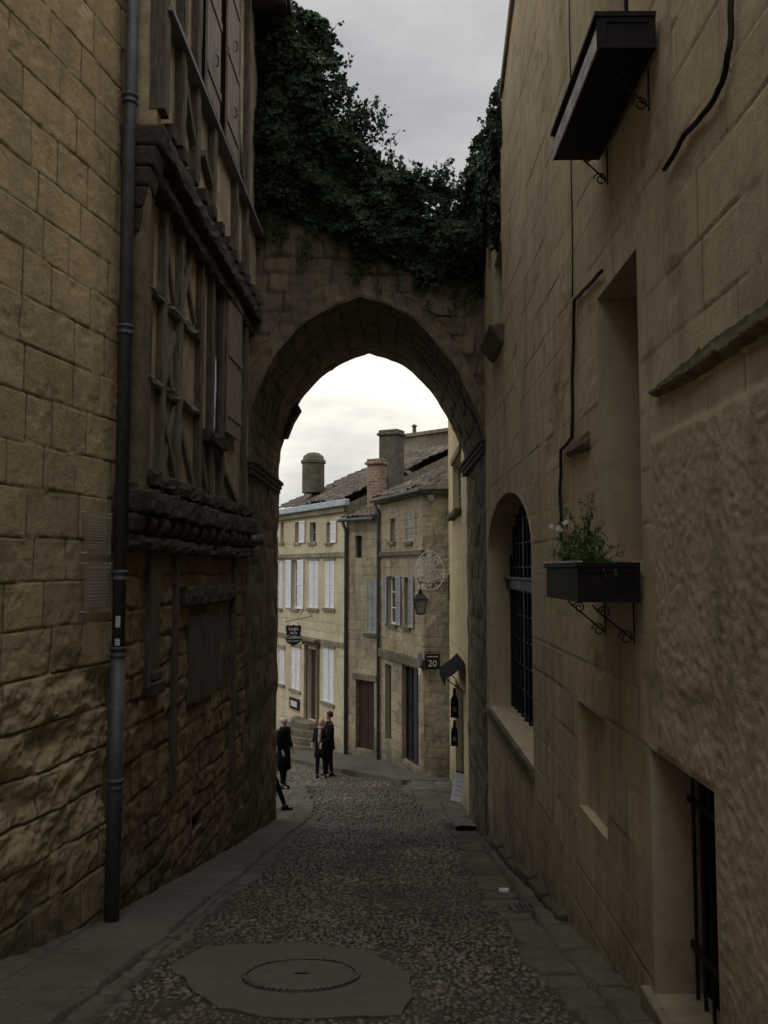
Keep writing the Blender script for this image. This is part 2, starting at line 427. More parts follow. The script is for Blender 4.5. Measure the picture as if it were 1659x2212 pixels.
q.bump(n2, .4, .004); M['pebble'] = q.out(c, .46, 0, .45)
q = G('mossy_stone'); n1 = q.noise(14, 5, .7)
nz = q.nt.nodes.new('ShaderNodeSeparateXYZ'); q.nt.links.new(q.geo.outputs['Normal'], nz.inputs[0])
c = q.mix((.34, .27, .18), (.15, .12, .08), q.mr(n1, .35, .65)); c = q.mix(c, (.040, .046, .018), q.m('MULTIPLY', q.mr(nz.outputs[2], .0, .5), q.mr(n1, .25, .45)))
q.bump(n1, .8, .02); M['moss'] = q.out(c, .95)
# brick chimney: real brick courses
q = G('brick_chimney'); bt = q.nt.nodes.new('ShaderNodeTexBrick'); rotv = q.nt.nodes.new('ShaderNodeCombineXYZ'); spx = q.nt.nodes.new('ShaderNodeSeparateXYZ')
q.nt.links.new(q.geo.outputs['Position'], spx.inputs[0]); q.nt.links.new(q.m('ADD', spx.outputs[0], spx.outputs[1]), rotv.inputs[0]); q.nt.links.new(spx.outputs[2], rotv.inputs[1]); q.nt.links.new(rotv.outputs[0], bt.inputs['Vector'])
bt.inputs['Scale'].default_value = 1.0; bt.inputs['Brick Width'].default_value = .24; bt.inputs['Row Height'].default_value = .10; bt.inputs['Mortar Size'].default_value = .014
bt.inputs['Color1'].default_value = (.36, .23, .15, 1); bt.inputs['Color2'].default_value = (.20, .125, .085, 1); bt.inputs['Mortar'].default_value = (.36, .31, .24, 1)
M['brick'] = q.out(q.mix(bt.outputs[0], (.08, .07, .055), q.m('MULTIPLY', q.mr(q.noise(3, 5, .7), .45, .7), .7)), .9, 0, .15)

# ------------------------------------------------------------------ text
def text(name, body, size, mat, parent, M4, extr=.002, align='CENTER', local=False):
    cu = bpy.data.curves.new('t', 'FONT'); cu.body = body; cu.size = size; cu.extrude = extr; cu.align_x = align; cu.align_y = 'CENTER'
    to = bpy.data.objects.new('t', cu); C.objects.link(to)
    bpy.context.view_layer.update()
    me = bpy.data.meshes.new_from_object(to.evaluated_get(bpy.context.evaluated_depsgraph_get()))
    bpy.data.objects.remove(to); me.name = name
    me.transform(M4); me.materials.clear()
    return finish(name, me, mat, parent, local)
def frame_matrix(origin, xdir, zdir=(0, 0, 1)):
    x = Vector(xdir).normalized(); y = Vector(zdir).normalized(); z = x.cross(y)
    m = Matrix((x, y, z)).transposed().to_4x4(); m.translation = Vector(origin); return m

# ================================================================== GROUND
Ys = np.unique(np.concatenate([np.array(GY, float), np.linspace(-10, 60, 36), np.linspace(60, 500, 12)]))
Xs = np.array([-300, -100, -40, -20, -9, -4, 0, 4, 9, 20, 40, 100, 300.])
XX, YY = np.meshgrid(Xs, Ys, indexing='ij')
tag(gridmesh('ground', np.stack([XX, YY, g(YY)-.012], -1), M['terrain']), kind='structure')

def ribbon(name, xl, xr, y0, y1, dz, mat, res=.05, style=None, amp=.006, thick=.12, kind='structure', wl=0, wr=.03):
    Y = np.arange(y0, y1+res, res); n = max(3, int((max(abs(xr(y0)-xl(y0)), abs(xr(y1)-xl(y1))))/res)+1)
    U = np.linspace(0, 1, n); UU, YY = np.meshgrid(U, Y, indexing='ij')
    X = (xl(YY)+wl*fbm(YY*2.5, YY*0+7, 43, 4))*(1-UU)+(xr(YY)+wr*fbm(YY*2.5, YY*0+3, 41, 4))*UU
    J = np.zeros_like(X); T = np.full_like(X, .5); D = amp*fbm(X*3, YY*3, 77, 4)
    if style is not None:
        d, J, T = style(YY, X); D = D+d
    D = np.maximum(D, -dz+.004) if dz > .004 else D*0
    Z = g(YY)+dz+D
    P = np.stack([X, YY, Z], -1)
    lo = P[:1].copy(); lo[..., 2] -= thick; hi = P[-1:].copy(); hi[..., 2] -= thick
    P = np.concatenate([lo, P, hi], 0)
    pad = lambda A: np.concatenate([A[:1], A, A[-1:]], 0)
    o = gridmesh(name, P, mat, None, pad(J), pad(T), np.full(P.shape[:2], .5))
    return tag(o, kind=kind)
cst = lambda v: (lambda Y: np.zeros_like(np.asarray(Y, float))+v)
itp = lambda a, b: (lambda Y: np.interp(Y, a, b))
ribbon('street', itp([-8, 16.5, 17, 40], [-3.2, -3.2, -10, -14]), itp([-8, 40], [2.2, 5]), -8, 38, .004, M['dirt'], .25)
kerbL = itp([0, 6, 13, 17], [-1.98, -1.78, -1.62, -1.5])
ribbon('pavement_left', itp([0, 7.4, 7.5, 13, 16.6], [-4.1, -2.62, -2.6, -2.4, -2.4]), kerbL, 2, 16.6, .06, M['slab'], .03,
       blocks(5, h=(1.2, 1.3), l=(.7, 1.3), joint=.016, depth=.016, var=.010, wob=.015, rough=.007, zr=(-3.75, 5)), amp=.012, wr=.05)
ribbon('gutter_left', lambda Y: kerbL(Y)+.0, lambda Y: kerbL(Y)+.20, 2, 17, .026, M['slab'], .025,
       blocks(8, h=(.5, .6), l=(.22, .55), joint=.022, depth=.016, var=.012, wob=.02, rough=.012, zr=(-2.2, 5)), wr=.12)
ribbon('gutter_right', itp([0, 7.3, 9, 13.5], [1.12, 1.05, 1.02, 1.15]), itp([0, 7.3, 9, 13.5], [1.36, 1.33, 1.36, 1.5]), 2, 13.5, .03, M['kerb'], .025,
       blocks(9, h=(.5, .6), l=(.25, .7), joint=.024, depth=.016, var=.014, wob=.025, rough=.014, zr=(.9, 5)), wl=.16)
ribbon('kerb_right', itp([0, 7.3, 7.4, 13.2], [1.34, 1.32, 1.36, 1.50]), cst(1.75), 2, 13.2, .09, M['kerb'], .03,
       blocks(10, h=(.8, .9), l=(.5, 1.0), joint=.018, depth=.016, var=.016, wob=.02, rough=.016, zr=(1.2, 5)), thick=.2, wl=.04)
ribbon('pavement_beyond_gate_left', cst(-2.9), itp([16.6, 18, 21], [-1.5, -1.45, -1.9]), 16.7, 21.5, .05, M['slab'], .05,
       blocks(12, h=(.3, .4), l=(.3, .5), joint=.02, depth=.02, var=.01, wob=.01, rough=.006, zr=(-3.5, 5)), wr=.1)
ribbon('pavement_beyond_gate_right', itp([15, 16.5, 18.5, 20.5, 22], [1.25, 1.05, .75, .45, .75]), cst(2.2), 15, 22.2, .10, M['slab'], .04,
       blocks(13, h=(.5, .6), l=(.5, 1.0), joint=.025, depth=.03, var=.03, wob=.02, rough=.012, zr=(-.5, 5)), wl=.15)
pp = [(-5.2, 30.6), (-2.7, 26.0), (-1.4, 24.5), (-.1, 23.0), (.45, 21.9), (1.9, 21.7), (2.4, 22.8), (2.4, 28), (-3, 34)]
mb = MB(); top = [Vector((x, y, float(g(y))+.13)) for x, y in pp]; bot = [Vector((x, y, float(g(y))-.3)) for x, y in pp]
n = len(pp); c0 = Vector((-.2, 26.5, float(g(26.5))+.13))
mb.add(top+bot+[c0], [(i, (i+1) % n, 2*n) for i in range(n)]+[(i, i+n, (i+1) % n+n, (i+1) % n) for i in range(n)])
tag(mb.build('pavement_beside_houses', M['slab']), kind='structure')

# pebbles
slab_px = [(370, 2092), (442, 2050), (625, 2040), (805, 2058), (888, 2112), (893, 2160), (868, 2200), (700, 2206), (560, 2202), (470, 2184), (405, 2135)]
slabw = [atground(*p) for p in slab_px]
def inpoly(x, y, poly):
    r = np.zeros(x.shape, bool); n = len(poly)
    for i in range(n):
        x1, y1 = poly[i][0], poly[i][1]; x2, y2 = poly[(i+1) % n][0], poly[(i+1) % n][1]
        c = ((y1 > y) != (y2 > y)) & (x < (x2-x1)*(y-y1)/(y2-y1+1e-9)+x1); r ^= c
    return r
def pebbles(name, x0, x1, y0, y1, sp, left, right, label):
    gx, gy = np.meshgrid(np.arange(x0, x1, sp), np.arange(y0, y1, sp*.92), indexing='ij')
    gx = gx+(np.arange(gx.shape[1]) % 2)*sp*.5
    gx = (gx+rng.uniform(-.33, .33, gx.shape)*sp).ravel(); gy = (gy+rng.uniform(-.33, .33, gy.shape)*sp).ravel()
    k = (gx > left(gy)) & (gx < right(gy)) & ~inpoly(gx, gy, slabw)
    k &= rng.uniform(0, 1, gx.shape) > .05+.6*sstep((fbm(gx*1.1, gy*.7, 61, 4)-.20)/.2)
    gx, gy = gx[k], gy[k]; N = len(gx)
    R = sp*rng.uniform(.30, .68, N); rz = rng.uniform(0, np.pi, N); asp = rng.uniform(.6, 1., N)
    hh = R*rng.uniform(.25, .6, N)+.003
    ns, rings = 8, [(1.0, -.15), (.93, .35), (.66, .78)]
    w = np.arange(ns)*2*np.pi/ns
    base = np.array([[r*math.cos(a), r*math.sin(a), z] for r, z in rings for a in w]+[[0, 0, 1.]])
    V = np.repeat(base[None], N, 0)
    jit = 1+rng.uniform(-.12, .12, (N, len(base), 1)); V = V*jit
    V[..., 0] *= R[:, None]; V[..., 1] *= (R*asp)[:, None]; V[..., 2] *= hh[:, None]
    c, s = np.cos(rz)[:, None], np.sin(rz)[:, None]
    X = V[..., 0]*c-V[..., 1]*s+gx[:, None]; Y = V[..., 0]*s+V[..., 1]*c+gy[:, None]
    sink = (fbm(gx*1.3, gy*1.3, 5, 3)*.010)[:, None]
    Z = V[..., 2]+g(Y)+.003+sink
    co = np.stack([X, Y, Z], -1).reshape(-1, 3)
    f = []
    for r in range(2):
        for i in range(ns):
            j = (i+1) % ns; f.append((r*ns+i, r*ns+j, (r+1)*ns+j, (r+1)*ns+i))
    f = np.array(f); t = np.array([(2*ns+i, 2*ns+(i+1) % ns, 3*ns) for i in range(ns)])
    off = (np.arange(N)*len(base))[:, None, None]
    q4 = (f[None]+off).reshape(-1); t3 = (t[None]+off).reshape(-1)
    loops = np.concatenate([q4, t3]); nq = len(q4)//4; ntr = len(t3)//3
    starts = np.concatenate([np.arange(nq)*4, nq*4+np.arange(ntr)*3])
    me = bpy.data.meshes.new(name); me.vertices.add(len(co)); me.vertices.foreach_set('co', co.reshape(-1).astype(np.float32))
    me.loops.add(len(loops)); me.loops.foreach_set('vertex_index', loops.astype(np.int32))
    me.polygons.add(len(starts)); me.polygons.foreach_set('loop_start', starts.astype(np.int32))
    me.polygons.foreach_set('use_smooth', np.ones(len(starts), bool)); me.update(calc_edges=True)
    for nm, A in (('tone', rng.uniform(0, 1, N)**1.7), ('hgt', rng.uniform(0, 1, N))):
        a = me.attributes.new(nm, 'FLOAT', 'POINT'); a.data.foreach_set('value', np.repeat(A, len(base)).astype(np.float32))
    jj = np.array([1.]*ns+[.15]*ns+[0]*(ns+1)); a = me.attributes.new('joint', 'FLOAT', 'POINT'); a.data.foreach_set('value', np.tile(jj, N).astype(np.float32))
    o = finish(name, me, M['pebble'], None); tag(o, label, 'cobbles', kind='stuff')
pebbles('cobblestones', -1.9, 1.4, 3.6, 9.5, .054, lambda y: kerbL(y)+.18, lambda y: np.interp(y, [0, 9], [1.12, 1.06]), 'brown river pebbles set in the near part of the street')
pebbles('cobblestones', -1.9, 1.5, 9.5, 17.2, .068, lambda y: kerbL(y)+.18, lambda y: np.interp(y, [9, 13.5, 16], [1.06, 1.2, 1.05]), 'brown river pebbles set in the street under the gateway')
pebbles('cobblestones', -6, 1.2, 17.2, 27, .09, lambda y: np.interp(y, [17, 21, 21.5, 27], [-1.45, -1.8, -5, -6]), lambda y: np.interp(y, [17, 18.5, 20.5, 21.9, 23, 24.5, 26, 30], [1.0, .75, .45, .4, -.15, -1.45, -2.7, -5]), 'worn pebbles of the street beyond the gateway')

mb = MB(); topv = []
for i in range(len(slabw)):
    a_, b_ = slabw[i], slabw[(i+1) % len(slabw)]
    for t in (0, .33, .66):
        p = a_.lerp(b_, t); jx = random.uniform(-.02, .02) if t else 0
        topv.append(Vector((p.x+jx, p.y+jx, float(g(p.y))+.022)))
mb.prism(topv, (0, 0, -.06))
tag(mb.build('cement_surround', M['cement'], bevel=.004), 'irregular grey cement patch around the round manhole cover', 'paving')
mc = atground(651, 2114); rx = .39
th = math.atan(.2)
E = empty('manhole_cover', (mc.x, mc.y, float(g(mc.y))+.026), 'round iron manhole cover with a studded rim in the cement patch', 'manhole cover')
E.rotation_euler = (-th, 0, 0)
MB().lathe([(rx-.03, -.02), (rx-.03, .006), (rx-.045, .008), (.03, .008), (.03, .004), (.0, .004)], (0, 0, 0), 64).build('lid', M['cement'], E, local=True)
mr_ = MB()
for i in range(56):
    a = 2*math.pi*i/56; a2 = a+.075
    pts = [(rr_*math.cos(t), rr_*math.sin(t), 0) for rr_, t in ((rx-.022, a), (rx+.012, a), (rx+.012, a2), (rx-.022, a2))]
    mr_.prism(pts, (0, 0, .014))
o = mr_.build('studded_rim', M['rustiron'], E, local=True); tag(o, kind='stuff')
MB().box(-.05, .05, -.012, .012, .008, .014).build('lifting_slot', M['iron'], E, local=True)
gc = atground(1150, 1974); E = empty('drain_grate', (gc.x, gc.y, float(g(gc.y))+.045), 'small iron drain grate beside the right hand kerb', 'drain grate'); E.rotation_euler = (-th, 0, 0)
mb = MB()
for i in range(9): mb.box(-.17+i*.042, -.155+i*.042, -.15, .15, 0, .02)
mb.build('bars', M['rustiron'], E, local=True)
MB().box(-.2, .2, -.18, -.15, -.01, .022).box(-.2, .2, .15, .18, -.01, .022).box(-.2, -.175, -.15, .15, -.01, .022).box(.185, .21, -.15, .15, -.01, .022).build('frame', M['rustiron'], E, local=True)
p = atground(1087, 1937)
o = MB(); o.lathe([(.02, 0), (.027, .006), (.028, .095), (.02, .104)], (0, 0, 0), 16)
o = o.build('litter_can', M['bulb'], smooth=True); o.rotation_euler = (math.pi/2-.1, 0, 1.2); o.location = (p.x-.04, p.y, float(g(p.y))+.062)
tag(o, 'crushed white can lying on the ground near the drain', 'can')

# ================================================================== LEFT STONE HOUSE
LF = Fr((-3.92+.2*2.0, 2.0), (-3.92+.2*7.45, 7.45))
H = empty('stone_house', (-3.2, 6, float(g(6))), 'tall ochre limestone house on the left with eroded lower blocks', 'house')
bl = blocks(21, h=(.32, .40), l=(.32, .75), joint=.011, depth=.011, var=.005, wob=.010, rough=.004)
def erode(S, Z, D, J, T):
    k = sstep((1.05-Z)/.45)*sstep((Z+1.3)/.8)
    n = fbm(S*2.4, Z*3.6, 91, 4); n2 = fbm(S*8, Z*11, 95, 4); n3 = fbm(S*20, Z*24, 96, 3)
    D = D+k*(np.clip(n, -.35, .25)*.10+n2*.020+n3*.010-.02)-k*.03*J
    J = J*(1-.2*k)+k*np.clip(-n*1.2-.2, 0, .6)
    m2 = fbm(S*5, Z*5, 17, 4); D = D-.010*np.clip(m2*3-.7, 0, 1)
    return D, J, T
a0 = 2.6
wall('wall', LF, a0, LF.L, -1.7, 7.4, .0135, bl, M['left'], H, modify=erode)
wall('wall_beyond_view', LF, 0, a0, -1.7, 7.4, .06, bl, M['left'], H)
MB().fbox(LF, 0, LF.L, -1.7, 11, -4, -.2).build('core', M['left'], H)
MB().fbox(LF, 0, LF.L, 7.4, 11, -.2, 0).build('upper_wall', M['left'], H)
MB().fbox(LF, LF.L-.02, LF.L+.0, -1.7, 7.4, -.2, -.065).build('corner_return', M['left'], H)
MB().box(-8, -3.7, -9, 2.0, -1, 11).build('rear_wing', M['left'], H)

def plaque(x0, x1, y0, y1, title, rows, lbl):
    s0, s1, z0, z1 = LF.rect(x0, x1, y0, y1)
    E = empty('plaque', LF.p((s0+s1)/2, z0, .05), lbl, 'plaque')
    MB().fbox(LF, s0, s1, z0, z1, .048, .055).build('panel', M['acrylic'], E, bevel=.002)
    for a in (s0+.02, s1-.02):
        for z in (z0+.02, z1-.02):
            MB().tube([LF.p(a, z, .0), LF.p(a, z, .064)], .007, 8).build('fixing_bolt', M['zincl'], E)
    text('title', title, .034, M['plaquetext'], E, frame_matrix(LF.p((s0+s1)/2, z1-.05, .057), (LF.u[0], LF.u[1], 0)), .0005)
    mb = MB(); z = z1-.095
    rr = random.Random(len(title))
    for i in range(rows):
        a = s0+.04
        end = s1-.04-rr.uniform(0, .08)
        while a < end:
            w = rr.uniform(.012, .035); mb.fbox(LF, a, min(a+w, end), z, z+.006, .0555, .0562); a += w+.008
        z -= (z1-z0-.13)/rows
    tag(mb.build('fine_print', M['plaquetext'], E), kind='stuff')
plaque(172, 228, 1104, 1200, 'LA MAISON DE LA CADENE', 10, 'clear plaque on the left wall headed LA MAISON DE LA CADENE')
plaque(170, 228, 1213, 1325, 'LA PORTE DE LA CADENE', 11, 'clear plaque on the left wall headed LA PORTE DE LA CADENE')

E = empty('downpipe', (-2.34, 7.36, float(g(7.36))+.06), 'grey zinc downpipe running full height beside the timber house', 'drainpipe')
zb = float(g(7.36))+.06; zj = atY(255, 1410, 7.36).z
MB().tube([(-2.34, 7.36, zj), (-2.34, 7.36, 11)], .056, 20).build('upper_pipe', M['zinc'], E, smooth=True)
MB().tube([(-2.345, 7.36, zb), (-2.34, 7.36, zj+.02)], .064, 20).build('lower_pipe', M['zinc'], E, smooth=True)
for y in (212, 710, 1240, 1405, 1690):
    z = atY(270, y, 7.36).z
    MB().lathe([(.062, -.06), (.072, -.055), (.072, -.035), (.064, -.03), (.064, .0), (.075, .005), (.075, .03), (.06, .035)], (-2.342, 7.36, z), 20).build('collar', M['zinc'], E, smooth=True)
for y in (1342, 1386):
    z = atY(262, y, 7.36).z; mb = MB(); hh = .05 if y < 1360 else .03
    vs = []
    for zz in (z-hh, z+hh):
        for k in range(6):
            a = math.radians(-100+k*8); vs.append((-2.34+.0585*math.cos(a), 7.36+.0585*math.sin(a), zz))
    mb.add(vs, [(k, k+1, k+7, k+6) for k in range(5)]); mb.build('sticker', M['plaquetext'], E)

# ================================================================== HALF TIMBERED HOUSE
HT = empty('half_timbered_house', (-2.5, 10, float(g(10))), 'old half timbered house with overhanging storeys between downpipe and gateway', 'house')
FG = Fr((-2.42, 7.52), (-2.16, 13.0)); F1 = Fr((-2.31, 7.62), (-2.10, 12.98)); F2 = Fr((-2.09, 7.62), (-2.0, 12.98))
rb = blocks(33, h=(.22, .36), l=(.25, .6), joint=.022, depth=.020, var=.012, wob=.03, rough=.010)
def rub(S, Z, D, J, T):
    n = fbm(S*2, Z*2.8, 44, 4)
    return D+.045*np.clip(n, -.4, .3)+.015*fbm(S*9, Z*11, 45, 3), J*.8+np.clip(-n*1.0-.2, 0, .5), T
hb = FG.rect(415, 452, 1745, 1800)
wall('ground_floor_wall', FG, 0, FG.L, -3.0, 2.1, .022, rb, M['rubble'], HT, modify=rub, holes=[(hb[0], hb[1]-.3, hb[2]+.1, hb[3], .4)])
MB().fbox(FG, 0, FG.L, -3, 2.2, -3, -.45).build('core', M['rubble'], HT)
MB().fbox(FG, -.06, 0.0, -1.8, 2.2, -1.0, -.02).build('side_wall', M['rubble'], HT)
MB().fbox(F1, 0, F1.L, 2.2, 5.75, -3, -.05).build('first_floor_infill', M['plaster'], HT)
MB().fbox(F2, 0, F2.L, 5.75, 10.4, -3, -.05).build('second_floor_infill', M['plaster'], HT)
def sbeam(fr, s0, s1, z0, z1, d0, d1, mat='timber_h', name='beam', par=None):
    n = max(2, int((s1-s0)/.13))
    r = random.Random(int(abs(s0*97+z0*31)*10))
    prof = [(z0, d0), (z0, d1-.02), (z0+.02, d1), ((z0+z1)/2, d1+.006), (z1-.02, d1), (z1, d1-.02), (z1, d0)]
    vs = []; fs = []; sag = r.uniform(.01, .03)
    for i in range(n+1):
        a = s0+(s1-s0)*i/n; j = [(r.uniform(-.016, .016), r.uniform(-.018, .018)) for _ in prof]; sg = -sag*math.sin(math.pi*i/n)
        for (z, d), (jz, jd) in zip(prof, j): vs.append(fr.p(a, z+jz+sg, d+(jd if d > d0 else 0)))
    k = len(prof)
    for i in range(n):
        for q_ in range(k-1): fs.append((i*k+q_, (i+1)*k+q_, (i+1)*k+q_+1, i*k+q_+1))
    fs.append(tuple(range(k))); fs.append(tuple(n*k+i for i in range(k))[::-1])
    return MB().add(vs, fs).build(name, M[mat], par or HT)
def rpost(fr, a, w, z0, z1, d0, d1, mat, name):
    n = max(2, int((z1-z0)/.2)); r = random.Random(int(a*100+z0*7)); vs = []; fs = []; lean = r.uniform(-.03, .03)
    for i in range(n+1):
        z = z0+(z1-z0)*i/n; la = lean*i/n
        for (aa, dd) in ((a-w/2, d0), (a-w/2, d1-.01), (a-w/2+.012, d1), (a+w/2-.012, d1), (a+w/2, d1-.01), (a+w/2, d0)):
            vs.append(fr.p(aa+la+r.uniform(-.011, .011), z, dd+(r.uniform(-.008, .008) if dd > d0 else 0)))
    for i in range(n):
        for q_ in range(5): fs.append((i*6+q_, (i+1)*6+q_, (i+1)*6+q_+1, i*6+q_+1))
    fs.append(tuple(range(6))); fs.append(tuple(n*6+i for i in range(6))[::-1])
    return MB().add(vs, fs).build(name, M[mat], HT)
for px, w in ((322, .30), (372, .11), (500, .16)):
    a, _ = FG.at(px, 1300); zt = 2.0; zb_ = FG.at(px, 1480 if px < 350 else 1700)[1]
    rpost(FG, a, w, zb_, zt, -.05, .07, 'timber_v', 'ground_post')
a, _ = FG.at(322, 1480); z = FG.at(322, 1470)[1]
MB().fbox(FG, a-.19, a+.19, z-.14, z-.003, -.05, .11).fbox(FG, a-.165, a+.165, z, z+.1, -.05, .09).build('post_foot', M['timber_h'], HT, bevel=.02)
s0, z_ = FG.at(385, 1290); s1 = FG.at(498, 1290)[0]
sbeam(FG, s0, s1, z_-.10, z_+.12, -.05, .09, name='lintel')
s0, s1, z0, z1 = FG.rect(405, 490, 1325, 1500)
mb = MB(); nbd = 7
for i in range(nbd): mb.fbox(FG, s0+(s1-s0)*i/nbd+.005, s0+(s1-s0)*(i+1)/nbd-.005, z0+random.uniform(-.02, .02), z1, -.05, .02+random.uniform(0, .012))
mb.build('boarded_opening', M['timber_v'], HT)
sbeam(FG, -.1, FG.L, 2.16, 2.38, -.1, .20, name='bressummer')
sbeam(FG, -.08, FG.L, 1.80, 1.93, -.1, .15, name='lower_moulding')
for i in range(15):
    a = .08+i*.375+random.uniform(-.04, .04); mb = MB(); pj = random.uniform(-.03, .02)
    prof = [(-.1, .10), (.14+pj, .10), (.19+pj, .05), (.205+pj, 0), (.18+pj, -.06), (.12, -.10), (-.1, -.10)]
    hw_ = .07+random.uniform(-.02, .012)
    l = [FG.p(a-hw_, 2.045+z+random.uniform(-.01, .01), d) for d, z in prof]; rr2 = [FG.p(a+hw_, 2.045+z+random.uniform(-.01, .01), d) for d, z in prof]
    k = len(prof); mb.add(l+rr2, [tuple(range(k)), tuple(range(k, 2*k))[::-1]]+[(j, (j+1) % k, (j+1) % k+k, j+k) for j in range(k)])
    mb.build('joist_end', M['timber_h'], HT, bevel=.015)
for px, w, mt in ((312, .20, 'timber_v'), (348, .12, 'timber_g'), (384, .11, 'timber_g'), (430, .13, 'timber_v'), (456, .14, 'timber_v'), (478, .16, 'timber_v'), (528, .16, 'timber_v')):
    rpost(F1, F1.at(px, 900)[0], w, 2.38, 5.5, -.1, .03, mt, 'first_floor_post')
for z in (2.42, 3.42, 4.35):
    if z < 3: sbeam(F1, 0, F1.L, z, z+.16, -.1, .05, name='rail')
    else: sbeam(F1, 0, F1.at(430, 900)[0], z, z+.10, -.1, .025, 'timber_g', name='rail')
def brace(fr, x0, y0, x1, y1, w=.1, mat='timber_g', d=.0):
    MB().fbeam(fr, fr.at(x0, y0), fr.at(x1, y1), w*random.uniform(.8, 1.15), -.1, d+random.uniform(-.01, .012)).build('brace', M[mat], HT, bevel=.01)
for b in ((350, 400, 382, 660), (382, 430, 350, 640), (386, 470, 426, 700), (426, 500, 388, 690), (352, 720, 380, 860), (380, 720, 352, 850), (350, 880, 382, 1040), (381, 880, 352, 1030), (432, 920, 452, 1080), (462, 960, 524, 1110), (396, 930, 424, 1060)):
    brace(F1, *b)
s0, s1, z0, z1 = F1.rect(458, 476, 590, 930)
MB().fbox(F1, s0, s1, z0, z1, -.1, -.02).build('dark_window', M['glass'], HT)
def shutter(fr, s0, s1, z0, z1, d, mat, parent, boards=4, name='shutter', batten=True):
    mb = MB(); w = (s1-s0)/boards
    for i in range(boards): mb.fbox(fr, s0+i*w+.003, s0+(i+1)*w-.003, z0, z1, d, d+.028)
    if batten:
        for f in (.12, .5, .88):
            z = z0+(z1-z0)*f; mb.fbox(fr, s0, s1, z-.045, z+.045, d+.028, d+.045)
    return mb.build(name, mat, parent)
s0, s1, z0, z1 = F1.rect(484, 514, 610, 945)
shutter(F1, s0, s1, z0, z1, .03, M['pink'], HT)
sbeam(F1, F1.at(436, 900)[0], F1.at(478, 900)[0], F1.at(455, 945)[1]-.1, F1.at(455, 945)[1]+.05, -.05, .12, name='window_ledge')
sbeam(F2, -.05, F2.L, 5.52, 5.72, -.3, .05, name='upper_bressummer')
sbeam(F2, -.05, F2.L, 5.32, 5.46, -.35, -.06, name='upper_moulding')
for i in range(12):
    a = .15+i*.45
    MB().fbox(F2, a-.07, a+.07, 5.74, 5.9, -.1, .07).build('upper_joist_end', M['timber_h'], HT, bevel=.02)
for px, w in ((352, .2), (392, .14), (425, .13), (462, .13), (512, .14), (535, .14)):
    rpost(F2, F2.at(px, 200)[0], w, 5.9, 10.4, -.1, .04, 'timber_v', 'second_floor_post')
zr = F2.at(380, 78)[1]
MB().fbox(F2, -.04, F2.L, zr-.03, zr+.025, -.1, .085).build('zinc_ledge', M['zincd'], HT)
MB().fbox(F2, -.1, -.04, zr-.03, zr+.025, -1.2, .085).build('zinc_ledge_return', M['zincd'], HT)
for x0, x1, yb in ((432, 462, 235), (478, 503, 345)):
    s0 = F2.at(x0, 200)[0]; s1 = F2.at(x1, 200)[0]; z0 = F2.at((x0+x1)/2, yb)[1]
    sh = shutter(F2, s0, s1, max(z0, zr+.06), zr+2.4, .05, M['pink'], HT)
    for z in (zr+.6, zr+1.5):
        c = (s0+s1)/2; MB().tube([F2.p(c, z-.07, .095), F2.p(c, z-.05, .125), F2.p(c, z+.05, .125), F2.p(c, z+.07, .095)], .009, 6).build('latch', M['iron'], sh)
for b in ((395, 150, 424, 330), (512, 250, 536, 480), (440, 330, 462, 420)): brace(F2, *b, w=.12, mat='timber_v', d=.02)
MB().box(-3.6, -2.2, 7.50, 7.62, 2.3, 5.6).build('end_wall', M['left'], HT)
MB().box(-3.6, -2.12, 7.46, 7.60, 5.6, 10.4).build('upper_end_wall', M['plaster'], HT)
for i, (z0, z1, xo) in enumerate(((5.53, 5.72, -2.03), (5.34, 5.525, -2.10), (5.16, 5.335, -2.155), (4.96, 5.155, -2.20), (4.72, 4.955, -2.235))):
    MB().hexa([(-2.5, 7.40+.02*i, z0), (xo-.04, 7.40+.02*i, z0), (xo-.04, 7.75, z0), (-2.5, 7.75, z0)], [(-2.5, 7.38+.02*i, z1), (xo, 7.38+.02*i, z1), (xo, 7.75, z1), (-2.5, 7.75, z1)]).build('corner_corbel', M['timber_h'], HT, bevel=.03)
for i, (z0, z1, xo) in enumerate(((2.12, 2.34, -2.14), (1.94, 2.115, -2.20), (1.76, 1.935, -2.27))):
    MB().hexa([(-2.6, 7.42, z0), (xo-.04, 7.42, z0), (xo-.04, 7.7, z0), (-2.6, 7.7, z0)], [(-2.6, 7.40, z1), (xo, 7.40, z1), (xo, 7.7, z1), (-2.6, 7.7, z1)]).build('foot_corbel', M['timber_h'], HT, bevel=.035)
MB().box(-3.2, -1.46, 7.3, 13.25, 10.38, 10.55).build('eave', M['timber_h'], HT)
for i in range(14): MB().box(-2.3, -1.5, 7.5+i*.42, 7.6+i*.42, 10.27, 10.377).build('rafter_end', M['timber_h'], HT)
p0 = atY(538, 1166, 12.6)
o = MB().tube([(-2.3, 12.6, p0.z), (-1.83, 12.6, p0.z)], .075, 16)
tag(o.build('drain_spout', M['zinc'], smooth=True), 'short grey round spout sticking out left of the gateway', 'spout')
for i, (px, py, r_, lb) in enumerate(((322, 1880, .17, 'large loose stone block at the foot of the left wall'), (470, 1800, .12, 'smaller loose stone near the gateway foot on the left'))):
    p = atground(px, py, .06); bm = MB()
    vs = [(.9*r_*math.cos(a)*(1+.2*math.sin(3*a+i)), 1.5*r_*math.sin(a), z) for z in (-.05, r_*.5) for a in np.linspace(0, 2*math.pi, 9)[:-1]]+[(0, .3*r_, r_*.9)]
    bm.add(vs, [(k, (k+1) % 8, (k+1) % 8+8, k+8) for k in range(8)]+[(8+k, 8+(k+1) % 8, 16) for k in range(8)])
    o = bm.build('loose_stone', M['trim'], bevel=.03); o.location = (p.x-.03, p.y, float(g(p.y))+.06); o.rotation_euler = (-.2, 0, .2*i); tag(o, lb, 'stone')

